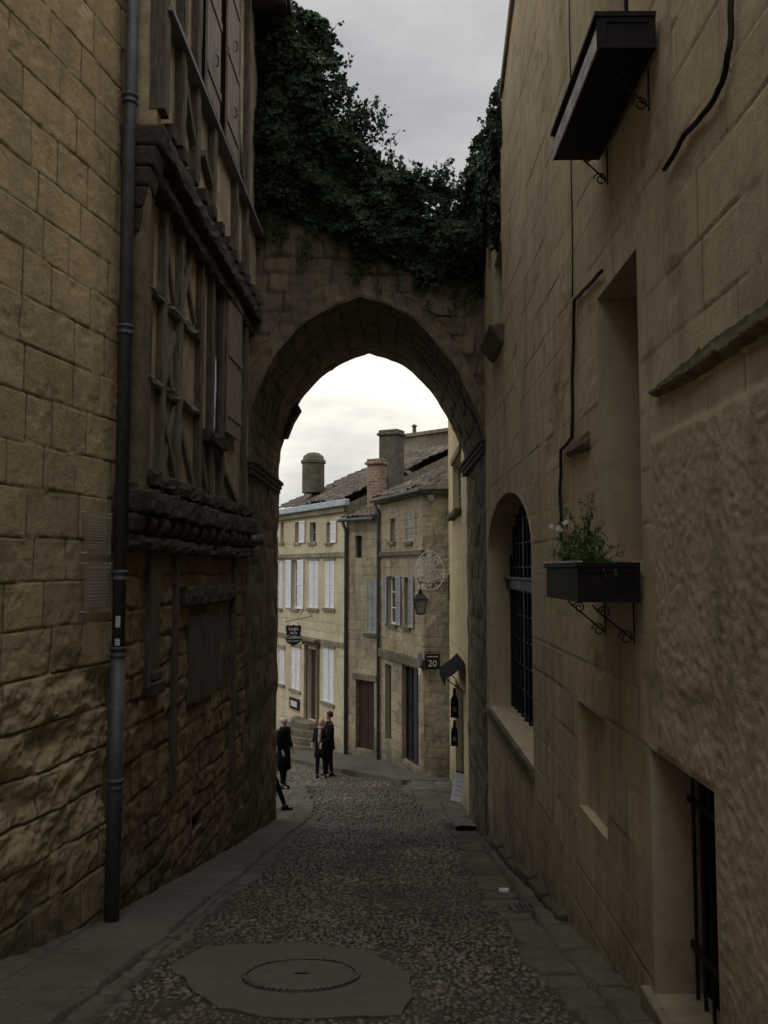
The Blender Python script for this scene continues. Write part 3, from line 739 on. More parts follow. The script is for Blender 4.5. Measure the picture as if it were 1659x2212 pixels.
# ================================================================== GATEWAY
GW = empty('stone_gateway', (-.2, 14.7, float(g(14.7))), 'medieval pointed stone gateway arching across the street', 'gateway')
ctrl = [(-2.10, 3.3), (-2.07, 3.87), (-1.95, 4.42), (-1.72, 4.93), (-1.25, 5.50), (-.78, 5.78), (-.30, 5.97), (.2, 5.80), (.66, 5.49), (1.18, 4.84), (1.53, 4.12), (1.64, 3.65), (1.66, 3.3)]
def resample(pts, n):
    pts = np.array(pts); d = np.r_[0, np.cumsum(np.hypot(*np.diff(pts, axis=0).T))]
    t = np.linspace(0, d[-1], n); return np.stack([np.interp(t, d, pts[:, 0]), np.interp(t, d, pts[:, 1])], 1)
def catm(pts, n=10):
    out = []
    for i in range(len(pts)-1):
        p0 = np.array(pts[max(i-1, 0)]); p1 = np.array(pts[i]); p2 = np.array(pts[i+1]); p3 = np.array(pts[min(i+2, len(pts)-1)])
        for t in np.linspace(0, 1, n, endpoint=False):
            out.append(.5*((2*p1)+(-p0+p2)*t+(2*p0-5*p1+4*p2-p3)*t*t+(-p0+3*p1-3*p2+p3)*t**3))
    out.append(np.array(pts[-1], float)); return out
arcL = catm(ctrl[:7]); arcR = catm(ctrl[6:])
arc = resample(arcL+arcR[1:], 200)
jl = np.stack([np.full(90, -2.10), np.linspace(-3.7, 3.3, 90)], 1)
jr = np.stack([np.full(90, 1.66), np.linspace(3.3, -3.7, 90)], 1)
prof = np.concatenate([jl[:-1], arc, jr[1:]])
al = np.r_[0, np.cumsum(np.hypot(*np.diff(prof, axis=0).T))]
YF, YB = 13.0, 16.5
ys = np.arange(YF, YB+.01, .035)
AA, YYg = np.meshgrid(al, ys, indexing='ij')
ab = blocks(55, h=(.28, .36), l=(.3, .7), joint=.022, depth=.022, var=.016, wob=.02, rough=.014, zr=(-1, 25))
Dv, Jv, Tv = ab(YYg, AA)
tan = np.gradient(prof, axis=0); tan /= np.hypot(tan[:, 0], tan[:, 1])[:, None]
inn = np.stack([tan[:, 1], -tan[:, 0]], 1)
shift = -.07*(YB-YYg)/(YB-YF)
P = np.zeros(AA.shape+(3,))
edn = .035*fbm(AA*2.5, AA*0+YYg*.5, 71, 4)
Dt = Dv*sstep((YYg-YF)/.08)*sstep((YB-YYg)/.08)+edn
P[..., 0] = prof[:, 0][:, None]+inn[:, 0][:, None]*Dt+shift; P[..., 1] = YYg; P[..., 2] = prof[:, 1][:, None]+inn[:, 1][:, None]*Dt
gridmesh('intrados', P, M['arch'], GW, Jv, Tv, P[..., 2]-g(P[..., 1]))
topline = [(-2.75, 10.9), (-1.75, 10.6), (-1.15, 9.9), (-.9, 8.8), (-.45, 8.1), (-.05, 7.55), (.4, 7.15), (1.15, 7.15), (1.35, 7.5), (1.5, 8.0), (1.75, 8.1)]
def face(name, Y, n, ec):
    outer_arc = resample([(-2.75, 3.3)]+topline+[(1.75, 3.3)], 200)
    ol = np.stack([np.full(90, -2.75), np.linspace(-3.7, 3.3, 90)], 1); orr = np.stack([np.full(90, 1.95), np.linspace(3.3, -3.7, 90)], 1)
    outer = np.concatenate([ol[:-1], outer_arc, orr[1:]])
    V = np.linspace(0, 1, n)**1.25
    inner = P[:, ec][:, [0, 2]].copy()
    X = inner[:, 0][:, None]*(1-V)+outer[:, 0][:, None]*V; Z = inner[:, 1][:, None]*(1-V)+outer[:, 1][:, None]*V
    dist = np.hypot(X-inner[:, 0][:, None], Z-inner[:, 1][:, None])
    fb = blocks(61, h=(.24, .36), l=(.3, .7), joint=.024, depth=.022, var=.018, wob=.05, rough=.018)
    D, J, T = fb(X, Z)
    a = al[:, None]+0*V; a = a+.04*fbm(a*1.5, dist*3, 77, 2); ring = (dist < .34) & (Z > 3.3); m = np.mod(a, .3)
    jd = np.minimum(np.minimum(m, .3-m), .34-dist); e = sstep(jd/.025)
    D = np.where(ring, .012*(e-1)+.01+.02*fbm(X*8, Z*8, 3, 3), D); J = np.where(ring, (1-e)*.8, J); T = np.where(ring, hsh(np.floor(a/.3), np.zeros_like(a), 9), T)
    er = sstep(fbm(X*1.1, Z*1.1, 14, 3)*3+.5); J = J*(.45+.55*er); D = D+.018*fbm(X*6, Z*6, 22, 4)
    D = D*sstep(dist/.05)+.03*fbm(X*1.5, Z*1.5, 8, 3)*sstep(dist/.3)
    Pf = np.stack([X, Y-D if n > 50 else np.full_like(X, Y), Z], -1)
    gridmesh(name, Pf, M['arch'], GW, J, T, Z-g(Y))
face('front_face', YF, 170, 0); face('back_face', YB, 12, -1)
mb = MB(); tl = topline
for (x0, z0), (x1, z1) in zip(tl, tl[1:]):
    mb.add([(x0, YF, z0), (x1, YF, z1), (x1, YB, z1), (x0, YB, z0)], [(0, 1, 2, 3)])
mb.build('wall_top', M['arch'], GW)
for side, x, zc in ((-1, -2.10, 3.28), (1, 1.66, 3.62)):
    mb = MB()
    for k, (dz0, dz1, pr) in enumerate(((-.16, -.08, .03), (-.08, .0, .055), (0, .07, .085))):
        xa, xb = (x-.35, x+pr) if side < 0 else (x-pr, x+.2)
        mb.box(xa+(-.07 if side > 0 else 0), xb, YF-pr, YB+pr, zc+dz0, zc+dz1-.002)
    mb.build('impost', M['arch'], GW, bevel=.015)
q0 = [atY(x_, y_, 16.3) for x_, y_ in ((632, 850), (642, 870), (650, 884), (645, 892), (633, 912), (620, 945))]
mb = MB(); mb.prism([(q0[0].x-.4, 16.25, q0[0].z+.05)]+[(v_.x, 16.25, v_.z) for v_ in q0]+[(q0[-1].x-.4, 16.25, q0[-1].z)], (0, .3, 0))
mb.build('projecting_stone', M['arch'], GW, bevel=.015)
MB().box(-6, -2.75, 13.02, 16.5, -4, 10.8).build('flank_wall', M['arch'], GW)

# ================================================================== RIGHT HOUSE
RW = Fr((1.50, 2.0), (1.60, 13.0), flip=True)
HR = empty('stone_house', (2.2, 7, float(g(7))), 'tall ochre limestone house filling the right side of the street', 'house')
rbk = blocks(71, h=(.29, .35), l=(.40, .95), joint=.010, depth=.005, var=.0025, wob=.006, rough=.0015)
def rmod(S, Z, D, J, T):
    D = D+.012*fbm(S*.7, Z*.7, 12, 3)
    big = sstep(fbm(S*.8, Z*.8, 19, 3)*3+.5)
    J = J*(.35+.65*big)
    k = ((S < 2.75) & (Z < 2.4)).astype(float); k = k*sstep((2.70-S+.03*fbm(S*0, Z*4, 9, 3))/.04)*sstep((2.36-Z)/.05)
    k2 = sstep((fbm(S*.55+3, Z*.5, 52, 4)-.14)/.05)*(Z > 2.8)*.8
    J = J*(1-k2); D = D*(1-k2)+k2*(.008+.002*fbm(S*25, Z*25, 7, 3)); T = T*(1-k2)+k2*.4
    D = D*(1-k)+k*(.012+.008*fbm(S*34, Z*34, 7, 3)); J = J*(1-k)+k*.25*np.clip(fbm(S*30, Z*30, 8, 2)*3, 0, 1); T = T*(1-k)+k*(.5)
    ch = np.clip(fbm(S*2.2, Z*2.2, 29, 4)*4-1.3, 0, 1); D = D-.010*ch; J = np.maximum(J, .3*ch)
    return D, J, T
topR = lambda s: np.interp(s+2.0, [2, 6.0, 8.6, 9.6, 10.65, 10.66, 13.1], [10.5, 10.3, 9.05, 8.5, 7.95, 7.3, 7.3])
w_low = RW.rect(1410, 1548, 1667, 2160); zt_ = RW.at(1410, 1620)[1]; zb2 = -.78
w_low = (w_low[0], w_low[1], zb2, zt_)
nic = RW.rect(1250, 1310, 1535, 1775)
tall = RW.rect(1295, 1382, 600, 1200); tall = (tall[0], tall[1], 1.66, RW.at(1295, 640)[1])
up = (tall[0]+.05, tall[1]+.05, 4.78, 6.7)
fw = RW.rect(1068, 1085, 545, 700)
s_a1 = RW.at(1150, 1400)[0]; s_a0 = RW.at(1056, 1400)[0]
zs_ = 1.83; ztop = RW.at(1098, 1062)[1]
arch = ((s_a0+s_a1)/2, abs(s_a0-s_a1)/2, zs_, ztop-zs_, -.45, .42)
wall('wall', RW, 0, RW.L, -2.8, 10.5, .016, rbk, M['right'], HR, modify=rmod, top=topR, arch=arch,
     holes=[w_low+(.30,), nic+(.07,), tall+(.34,), up+(.3,), fw+(.25,)])
MB().fbox(RW, -11, 0, -2.8, 10.5, -3, 0).build('near_wing', M['right'], HR)
MB().fbox(RW, 0, RW.L, -2.8, 7.2, -4, -.6).build('core', M['right'], HR)
MB().fbox(RW, 0, 6.3, 7.2, 9.5, -4, -.5).build('upper_core', M['right'], HR)
mb = MB(); sv = [0, 4.0, 6.6, 7.6, 8.65]; zv = [10.5, 10.3, 9.05, 8.5, 7.95]
for i in range(4):
    mb.hexa([RW.p(sv[i], zv[i]-.08, .04), RW.p(sv[i+1], zv[i+1]-.08, .04), RW.p(sv[i+1], zv[i+1]-.08, -4), RW.p(sv[i], zv[i]-.08, -4)],
            [RW.p(sv[i], zv[i]+.06, .04), RW.p(sv[i+1], zv[i+1]+.06, .04), RW.p(sv[i+1], zv[i+1]+.06, -4), RW.p(sv[i], zv[i]+.06, -4)])
mb.build('roof', M['trim'], HR)
MB().fbox(RW, 8.66, 8.70, 7.2, 8.0, -3, 0).build('end_gable', M['right'], HR)
def window(fr, s0, s1, z0, z1, d, parent, mat, nx=2, nz=4, fw_=.05, name='window'):
    mb = MB()
    mb.fbox(fr, s0, s0+fw_, z0, z1, d, d+.05).fbox(fr, s1-fw_, s1, z0, z1, d, d+.05).fbox(fr, s0+fw_, s1-fw_, z0, z0+fw_, d, d+.05).fbox(fr, s0+fw_, s1-fw_, z1-fw_, z1, d, d+.05)
    for i in range(1, nx):
        a = s0+(s1-s0)*i/nx; mb.fbox(fr, a-.02, a+.02, z0+fw_, z1-fw_, d+.005, d+.045)
    for i in range(1, nz):
        z = z0+(z1-z0)*i/nz; mb.fbox(fr, s0+fw_, s1-fw_, z-.012, z+.012, d+.01, d+.04)
    o = mb.build(name, mat, parent)
    MB().fbox(fr, s0+.01, s1-.01, z0+.01, z1-.01, d-.03, d+.015).build('pane', M['glass'], o)
    return o
window(RW, tall[0], tall[1], tall[2], tall[3], -.36, HR, M['green'], 2, 4)
window(RW, up[0], up[1], up[2], up[3], -.3, HR, M['green'], 2, 4)
window(RW, fw[0], fw[1], fw[2], fw[3], -.2, HR, M['green'], 1, 2)
window(RW, w_low[0], w_low[1], w_low[2], w_low[3], -.34, HR, M['dark'], 1, 1)
n = 8
for i in range(n):
    a = w_low[0]+.06+(w_low[1]-w_low[0]-.12)*i/(n-1); MB().tube([RW.p(a, w_low[2], -.22), RW.p(a, w_low[3], -.22)], .011, 8).build('window_bar', M['iron'], HR)
for z in (w_low[2]+.28, w_low[3]-.28):
    MB().fbox(RW, w_low[0]-.02, w_low[1]+.02, z-.018, z+.018, -.225, -.205).build('window_crossbar', M['iron'], HR)
MB().fbox(RW, w_low[0]-.08, w_low[1]+.12, w_low[2]-.2, w_low[2]-.004, -.30, .05).build('low_sill', M['trim'], HR, bevel=.015)
MB().hexa([RW.p(fw[0]-.10, fw[2]-.42, -.05), RW.p(fw[1]+.15, fw[2]-.42, -.05), RW.p(fw[1]+.15, fw[2]-.42, .04), RW.p(fw[0]-.10, fw[2]-.42, .04)],
          [RW.p(fw[0]-.18, fw[2]-.14, -.05), RW.p(fw[1]+.28, fw[2]-.14, -.05), RW.p(fw[1]+.28, fw[2]-.17, .21), RW.p(fw[0]-.18, fw[2]-.17, .21)]).build('stone_ledge', M['trim'], HR, bevel=.035)
c0, hw, zs, ri, zb, dp = arch
mb = MB(); d0 = -.40
for i in range(13):
    a = c0-hw+2*hw*i/12; zt = zs+ri*math.sqrt(max(0, 1-((a-c0)/hw)**2)); wd = .04 if i % 4 == 0 else .009
    a = min(max(a, c0-hw+.045), c0+hw-.045)
    mb.fbox(RW, a-wd, a+wd, zb, max(zt, zs), d0, d0+.07)
for z in np.arange(zb+.05, zs+ri, .34):
    hh = hw*math.sqrt(max(0, 1-(max(z-zs, 0)/ri)**2)); mb.fbox(RW, c0-hh, c0+hh, z-.009, z+.009, d0+.006, d0+.055)
aw = mb.build('arched_window', M['green'], HR)
MB().fbox(RW, c0-hw, c0+hw, 1.32, 1.46, d0, d0+.13).fbox(RW, c0-hw, c0+hw, 1.463, 1.50, d0, d0+.17).build('transom', M['zinc'], aw, bevel=.01)
MB().fbox(RW, c0-hw-.05, c0+hw+.05, zb-.05, zs+ri+.05, d0-.06, d0+.02).build('pane', M['glass'], aw)
MB().fbox(RW, c0-hw-.05, c0+hw+.1, zb-.13, zb-.003, -.38, .05).build('arched_window_sill', M['narrow'], HR, bevel=.015)
Z0 = lambda s: float(g(s+2))
for i in range(7):
    a = 5.2+i*.82; b = a+.80; hh = .17+.03*(i % 3)
    MB().hexa([RW.p(a, Z0(a)-.2, -.05), RW.p(b, Z0(b)-.2, -.05), RW.p(b, Z0(b)-.2, .10), RW.p(a, Z0(a)-.2, .10)],
            [RW.p(a, Z0(a)+hh, -.05), RW.p(b, Z0(b)+hh, -.05), RW.p(b, Z0(b)+hh-.03, .08), RW.p(a, Z0(a)+hh-.03, .08)]).build('plinth_stone', M['kerb'], HR, bevel=.02)
def ledge(s0, s1, z0, z1, pr, name='string_course'):
    n = max(2, int((s1-s0)/.03)); vs = []; fs = []; r = random.Random(3)
    pf = [(z0, -.02), (z0+.02, pr*.5), (z0+(z1-z0)*.6, pr), (z1-.01, pr*1.0), (z1+.04, pr*.5), (z1+.10, -.02)]
    for i in range(n+1):
        a = s0+(s1-s0)*i/n; e = .5+.5*min(1, (s1-a)/.6)
        for z, d in pf: vs.append(RW.p(a, z1+(z-z1)*e+r.uniform(-.006, .006), d+r.uniform(-.007, .007)))
    k = len(pf)
    for i in range(n):
        for j in range(k-1): fs.append((i*k+j, (i+1)*k+j, (i+1)*k+j+1, i*k+j+1))
    fs.append(tuple(range(k))); fs.append(tuple(n*k+i for i in range(k))[::-1])
    return MB().add(vs, fs).build(name, M['moss'], HR, smooth=True)
zl = RW.at(1420, 835)[1]; sl = RW.at(1420, 835)[0]
ledge(0, sl, zl-.10, zl-.03, .045)
ledge(RW.at(1275, 940)[0], RW.at(1232, 960)[0], zl-.13, zl-.05, .05)

# ---- flower boxes
def scroll(fr, s, z, mb, h=.34, out=.26, r=.010):
    mb.tube([fr.p(s, z-h*1.15, .012), fr.p(s, z, .012)], r, 6)
    pts = []
    for t in np.linspace(0, 1, 22):
        pts.append(fr.p(s, z-.02-h*(1-t)**1.6*.95, .02+out*math.sin(t*math.pi/2)*1.0))
    mb.tube(pts, r, 6)
    for cz, cd, R_ in ((z-h*.98, .060, .045), (z-.065, out-.05, .04)):
        pts = [fr.p(s, cz+R_*(1-t*.75)*math.sin(t*9.5), cd+R_*(1-t*.75)*math.cos(t*9.5)) for t in np.linspace(0, 1, 30)]
        mb.tube(pts, r*.8, 6)
def flower_box(s0, s1, z0, z1, pr, label, strip):
    E = empty('flower_box', RW.p((s0+s1)/2, z0, pr/2), label, 'flower box')
    t = .022; mb = MB()
    mb.fbox(RW, s0, s1, z0, z0+t, .02, pr).fbox(RW, s0, s1, z0+t, z1-.03, .02, .02+t)
    mb.fbox(RW, s0, s0+t, z0+t, z1-.03, .02+t, pr-t).fbox(RW, s1-t, s1, z0+t, z1-.03, .02+t, pr-t)
    mb.build('trough', M['boxwood'], E, bevel=.003)
    MB().fbox(RW, s0, s1, z0+t, z1-.03, pr-t, pr).build('front_board', M['boxwood'], E, bevel=.003)
    mb = MB()
    mb.fbox(RW, s0-.015, s1+.015, z1-.03, z1, pr-.02, pr+.018).fbox(RW, s0-.015, s0+.03, z1-.03, z1, .02, pr-.02).fbox(RW, s1-.03, s1+.015, z1-.03, z1, .02, pr-.02)
    mb.fbox(RW, s0-.008, s0, z0, z0+.03, .02, pr+.008).fbox(RW, s0-.008, s0, z0+.03, z1-.03, .02, .06).fbox(RW, s0-.008, s0, z0+.03, z1-.03, pr-.045, pr+.008)
    mb.fbox(RW, s0-.008, s0, z1-.06, z1-.03, .06, pr-.045)
    mb.build('rim', M['boxwood'], E, bevel=.003)
    if strip: MB().fbox(RW, s0, s1, z0-.004, z0+.11, pr+.001, pr+.010).build('painted_skylit_edge', M['boxedge'], E)  # pale strip: sky light on the front face, put in as colour
    else: MB().fbox(RW, s0-.016, s1+.016, z1+.001, z1+.010, pr-.022, pr+.02).build('pale_edge', M['boxedge'], E)  # thin pale line along the front of the rim
    MB().fbox(RW, s0+t, s1-t, z1-.07, z1-.045, .05, pr-t).build('soil', M['soil'], E)
    for a in (s0+.17, s1-.17):
        mb = MB(); scroll(RW, a, z0-.003, mb, .22, pr-.14, .006); mb.build('bracket', M['iron'], E)
    return E
s0l = RW.at(1390, 1260)[0]; s1l = s0l+1.02
flower_box(s0l, s1l, 1.41, 1.645, .38, 'lower dark window box full of green plants on curled iron brackets', False)
zub = RW.at(1425, 105)[1]; s0u = RW.at(1425, 105)[0]
flower_box(s0u, s0u+1.25, zub, zub+.21, .34, 'upper dark window box with sky light painted as a pale front edge', True)

def leaves_mesh(name, pts, nrm, size, mat, parent=None, shape='ivy'):
    N = len(pts)
    if shape == 'ivy': base = np.array([(0, -.5), (.5, -.32), (.34, .02), (.5, .3), (.12, .3), (0, .62), (-.12, .3), (-.5, .3), (-.34, .02), (-.5, -.32)])
    else: base = np.array([(0, -.6), (.13, -.2), (.12, .25), (0, .7), (-.12, .25), (-.13, -.2)])
    k = len(base)
    nrm = nrm/np.linalg.norm(nrm, axis=1)[:, None]
    r = rng.normal(size=(N, 3)); a = np.cross(nrm, r); a /= np.linalg.norm(a, axis=1)[:, None]; b = np.cross(nrm, a)
    sz = size*rng.uniform(.45, 1.45, N)
    V = pts[:, None]+(a[:, None]*base[None, :, :1]+b[:, None]*base[None, :, 1:2])*sz[:, None, None]
    V += nrm[:, None]*(np.abs(base[None, :, :1])*.35*sz[:, None, None])
    me = bpy.data.meshes.new(name); me.vertices.add(N*k); me.vertices.foreach_set('co', V.reshape(-1).astype(np.float32))
    me.loops.add(N*k); me.loops.foreach_set('vertex_index', np.arange(N*k, dtype=np.int32))
    me.polygons.add(N); me.polygons.foreach_set('loop_start', (np.arange(N)*k).astype(np.int32)); me.update(calc_edges=True)
    return finish(name, me, mat, parent)
for i in range(7):
    sc = s0l+.07+i*.147; lab = ['nearest low bushy plant in the lower window box', 'second plant from the near end of the lower window box', 'tall leggy plant in the middle of the lower window box', 'fourth plant along in the lower window box', 'fifth feathery plant in the lower window box', 'sixth drooping plant in the lower window box', 'farthest plant with small white flowers in the lower window box'][i]
    base = RW.p(sc, 1.60, .24)
    E = empty('box_plant', base, lab, 'plant'); r = random.Random(i); mb = MB(); pts = []; nr = []
    hmax = (.16, .26, .50, .42, .34, .26, .32)[i]
    for k in range(14):
        az = r.uniform(0, 6.28); h = hmax*r.uniform(.35, 1.0); sp = r.uniform(.04, .19)
        fall = r.choice((0, 0, .14))
        f = lambda t: base+Vector((sp*t*t*math.cos(az), sp*t*t*math.sin(az)*1.3, h*t-fall*t*t*t))
        mb.tube([f(t) for t in np.linspace(0, 1, 6)], [.003*(1-.12*j) for j in range(6)], 4)
        for j in range(22):
            t = r.uniform(.15, 1); c = f(t)+Vector((r.gauss(0, .014), r.gauss(0, .014), r.gauss(0, .01)))
            pts.append(tuple(c)); nr.append((r.gauss(0, 1), r.gauss(0, 1), .6))
    tag(mb.build('stems', M['leafl'], E), kind='stuff')
    leaves_mesh('foliage', np.array(pts), np.array(nr), .034, M['leafl'], E, 'l')
    if i == 6:
        fp = np.array([tuple(base+Vector((r.gauss(0, .06), r.gauss(0, .07), hmax*r.uniform(.8, 1.05)))) for _ in range(14)])
        leaves_mesh('flowers', fp, np.tile([-.6, -1, .4], (14, 1)), .03, M['flower'], E)

def cable(pl, r, label, off=.02):
    mb = MB(); pts = []
    for i in range(len(pl)-1):
        (x0, y0), (x1, y1) = pl[i], pl[i+1]
        for t in np.linspace(0, 1, 5, endpoint=False): pts.append((x0+(x1-x0)*t, y0+(y1-y0)*t))
    pts.append(pl[-1])
    P3 = []
    for i, (x, y) in enumerate(pts):
        a, z = RW.at(x, y, off); P3.append(RW.p(a, z, off+.003*math.sin(i*1.3)))
    mb.tube(P3, r, 8)
    tag(mb.build('cable', M['cable'], smooth=True), label, 'cable')
cable([(1228, -200), (1230, 0), (1234, 300), (1237, 640)], .006, 'thin vertical cable on the right wall above the black conduit')
cable([(1300, 585), (1266, 622), (1241, 648), (1237, 800), (1236, 945), (1212, 972), (1210, 1060), (1213, 1170)], .014, 'thick black cable bending down the wall beside the tall recess', .025)
cable([(1585, -200), (1580, 0), (1577, 100), (1560, 180), (1530, 235), (1480, 290), (1436, 366)], .014, 'thick black cable curving down near the upper right corner', .025)

# ================================================================== IVY
ivy_px = [(535, -120), (628, 20), (700, 55), (738, 120), (745, 200), (772, 240), (812, 262), (798, 330), (848, 358), (880, 402), (940, 388), (1000, 405), (1012, 350), (1038, 290), (1058, 230), (1082, 190), (1092, 370), (1060, 570), (1005, 600), (950, 590), (900, 620), (868, 575), (780, 545), (700, 490), (640, 480), (590, 450), (545, 480)]
poly = [(atY(x, y, 12.9).x, atY(x, y, 12.9).z) for x, y in ivy_px]
IV = empty('ivy', (-.2, 12.9, 7), 'dense dark ivy smothering the top of the gateway', 'ivy')
N = 120000
x = rng.uniform(-2.3, 2.0, N); z = rng.uniform(5.2, 11.2, N)
wx = x+.16*fbm(x*3, z*3, 3, 3)+.12*fbm(x*11, z*11, 5, 2); wz = z+.20*fbm(x*3+5, z*3, 4, 3)+.16*fbm(x*12+5, z*12, 6, 2)
k = inpoly(wx, wz, poly); low = sstep((z-np.interp(x, [-2.2, -1.2, -.3, .5, 1.6], [7.0, 6.75, 6.2, 5.8, 6.0]))/.8)
k &= rng.uniform(0, 1, N) < (.10+.90*low)*(.40+.60*(fbm(x*2.6, z*2.2, 8, 3) > -.06))
x, z = x[k], z[k]
bul = .06+.45*np.clip(.5+1.6*fbm(x*1.8, z*1.8, 9, 3), 0, 1)*low[k]
y = 12.97-bul*np.sqrt(rng.uniform(0, 1, len(x)))
pts = np.stack([x, y, z], 1)
nr = np.stack([rng.normal(0, .6, len(x)), -1+rng.normal(0, .6, len(x)), .35+rng.normal(0, .6, len(x))], 1)
leaves_mesh('foliage', pts, nr, .062, M['leaf'], IV)
tx = rng.uniform(-2.2, 1.7, 22000); tz = np.interp(tx, [p[0] for p in topline], [p[1] for p in topline])+rng.uniform(-.05, .30, 22000)*np.clip(.7+1.4*fbm(tx*5, tx*0, 5, 3), .1, 1.4)
ty = rng.uniform(12.8, 15.6, 22000)
leaves_mesh('crest_foliage', np.stack([tx, ty, tz], 1), rng.normal(0, .6, (22000, 3))+np.array([0, -.3, .8]), .062, M['leaf'], IV)
mb = MB(); sp = []; sn = []; r = random.Random(5)
edge = [(640, 42), (690, 60), (735, 130), (745, 190), (770, 245), (800, 262), (818, 275), (800, 320), (830, 350), (850, 365), (866, 385), (885, 405), (915, 395), (930, 385), (945, 390), (960, 390), (990, 400), (1003, 395), (1020, 340), (1035, 310), (1050, 260), (815, 300), (780, 255), (925, 392), (990, 398), (858, 370)]
for ex_, ey_ in edge*4:
    b = atY(ex_+r.uniform(-16, 16), ey_+14, 12.85+r.uniform(-.1, .2)); L_ = r.uniform(.10, .48) if 760 < ex_ < 1010 else r.uniform(.08, .24)
    dx = r.gauss(.15, .3); pl = [b+Vector((dx*t*L_*1.5+.03*math.sin(t*5), r.gauss(0, .01), L_*t)) for t in np.linspace(0, 1, 5)]
    mb.tube(pl, .004, 4)
    for j in range(int(10*L_/.2)):
        t = r.uniform(0, 1); c = b+Vector((dx*t*L_*1.5, 0, L_*t))+Vector((r.gauss(0, .03), r.gauss(0, .03), r.gauss(0, .02)))
        sp.append(tuple(c)); sn.append((r.gauss(0, .8), -1, r.gauss(.3, .6)))
for (x0, y0) in ((560, 455), (575, 450), (600, 460), (630, 470), (650, 480), (680, 490), (720, 510), (760, 545), (790, 550), (810, 555), (850, 565), (895, 600), (930, 595), (960, 590), (985, 600), (1010, 600), (1035, 590)):
    wv = r.uniform(-11, 11); ln = r.uniform(14, 28); pl = [atY(x0+wv*j+r.uniform(-3, 3), y0-20+j*ln, 12.93) for j in range(5)]; mb.tube(pl, .006, 5)
    for j in range(34):
        q_ = pl[0].lerp(pl[-1], r.uniform(0, 1)); sp.append((q_.x+r.gauss(0, .06), 12.92-r.uniform(0, .06), q_.z+r.gauss(0, .04))); sn.append((r.gauss(0, .4), -1, .3))
tag(mb.build('stems', M['stem'], IV), kind='stuff')
leaves_mesh('sprig_leaves', np.array(sp), np.array(sn), .052, M['leaf'], IV)
I2 = empty('ivy', (1.55, 11.8, 7), 'narrow ivy strand climbing the end of the right house', 'ivy')
N = 9000; yy = rng.uniform(10.9, 13, N); zz = 5.9+rng.uniform(0, 1, N)**.7*np.interp(yy, [10.9, 13], [1.7, 1.9]); k = fbm(yy*2, zz*1.5, 3, 3)+.25*(zz-6.4) > -.1; yy, zz = yy[k], zz[k]
pts = np.stack([1.585-rng.uniform(0, .14, len(yy)), yy, zz], 1)
leaves_mesh('foliage', pts, rng.normal(0, .5, (len(yy), 3))+np.array([-1, -.3, .4]), .06, M['leaf'], I2)

# ================================================================== HOUSES BEYOND THE GATE
def face_sign(fr):
    m = fr.P0*.5+fr.P1*.5
    if np.dot(fr.n, -m) < 0: fr.n = -fr.n
    return fr
FP = face_sign(Fr((-4.12, 32.2), (-1.22, 27.1))); FN = face_sign(Fr((-1.20, 27.15), (-.12, 26.05))); FA = face_sign(Fr((-.12, 26.0), (1.07, 22.5))); FBc = face_sign(Fr((1.07, 22.5), (2.3, 22.15)))
def opening(fr, x0, x1, y0, y1): return fr.rect(x0, x1, y0, y1)
HP = empty('pale_house', (-2.6, 29.6, float(g(29.6))), 'pale limestone house with white shutters and light zinc gutter', 'house')
ez = FP.at(690, 1092)[1]
tops = [opening(FP, *r_, 1128, 1172) for r_ in ((606, 613), (637, 648), (669, 682), (705, 716))]
mids = [opening(FP, *r_, 1210, 1314) for r_ in ((604, 610), (631, 644), (667, 687), (702, 722))]
lows = [opening(FP, 604, 614, 1402, 1478), opening(FP, 630, 648, 1398, 1490), opening(FP, 665, 684, 1402, 1556), opening(FP, 698, 721, 1400, 1518)]
pb = blocks(81, h=(.3, .38), l=(.5, .9), joint=.015, depth=.004, var=.003, wob=.006, rough=.003)
ho = [o_+(.2,) for o_ in tops+mids+lows]
wall('facade', FP, 0, FP.L, -5.2, ez, .05, pb, M['pale'], HP, holes=ho)
gd = 5.0
MB().fbox(FP, 0, FP.L, -5.2, ez-.1, -gd*2, -.25).build('core', M['pale'], HP)
MB().fbox(FP, 0, .02, -5.2, ez, -.25, -.01).fbox(FP, FP.L-.02, FP.L, -5.2, ez, -.25, -.01).build('facade_return', M['pale'], HP)
for s_ in (0.01, FP.L-.01):
    MB().prism([FP.p(s_, ez-.1, -.0), FP.p(s_, ez-.1, -2*gd), FP.p(s_, ez+2.25, -gd)], (FP.u[0]*.02*(1 if s_ < 1 else -1), FP.u[1]*.02*(1 if s_ < 1 else -1), 0)).build('gable', M['pale'], HP)
roof('roof', FP.p(-.12, ez+.05, .12), FP.p(FP.L+.1, ez+.05, .12), FP.p(FP.L+.1, ez+2.4, -gd), FP.p(-.12, ez+2.4, -gd), M['tile'], HP)
roof('rear_roof', FP.p(-.12, ez+.05, -2*gd), FP.p(FP.L+.1, ez+.05, -2*gd), FP.p(FP.L+.1, ez+2.4, -gd), FP.p(-.12, ez+2.4, -gd), M['tile'], HP, res=.2)
MB().fbox(FP, -.1, FP.L+.25, ez-.16, ez+.06, .02, .22).build('gutter', M['zincl'], HP, bevel=.03)
MB().fbox(FP, 0, FP.L, ez-.36, ez-.165, -.02, .12).build('cornice', M['pale'], HP, bevel=.03)
zb_ = FP.at(690, 1198)[1]; MB().fbox(FP, 0, FP.L, zb_-.10, zb_+.06, -.02, .07).build('string_course', M['pale'], HP, bevel=.01)
zb_ = FP.at(690, 1385)[1]; MB().fbox(FP, 0, FP.L, zb_-.08, zb_+.08, -.02, .05).build('string_course', M['pale'], HP, bevel=.01)
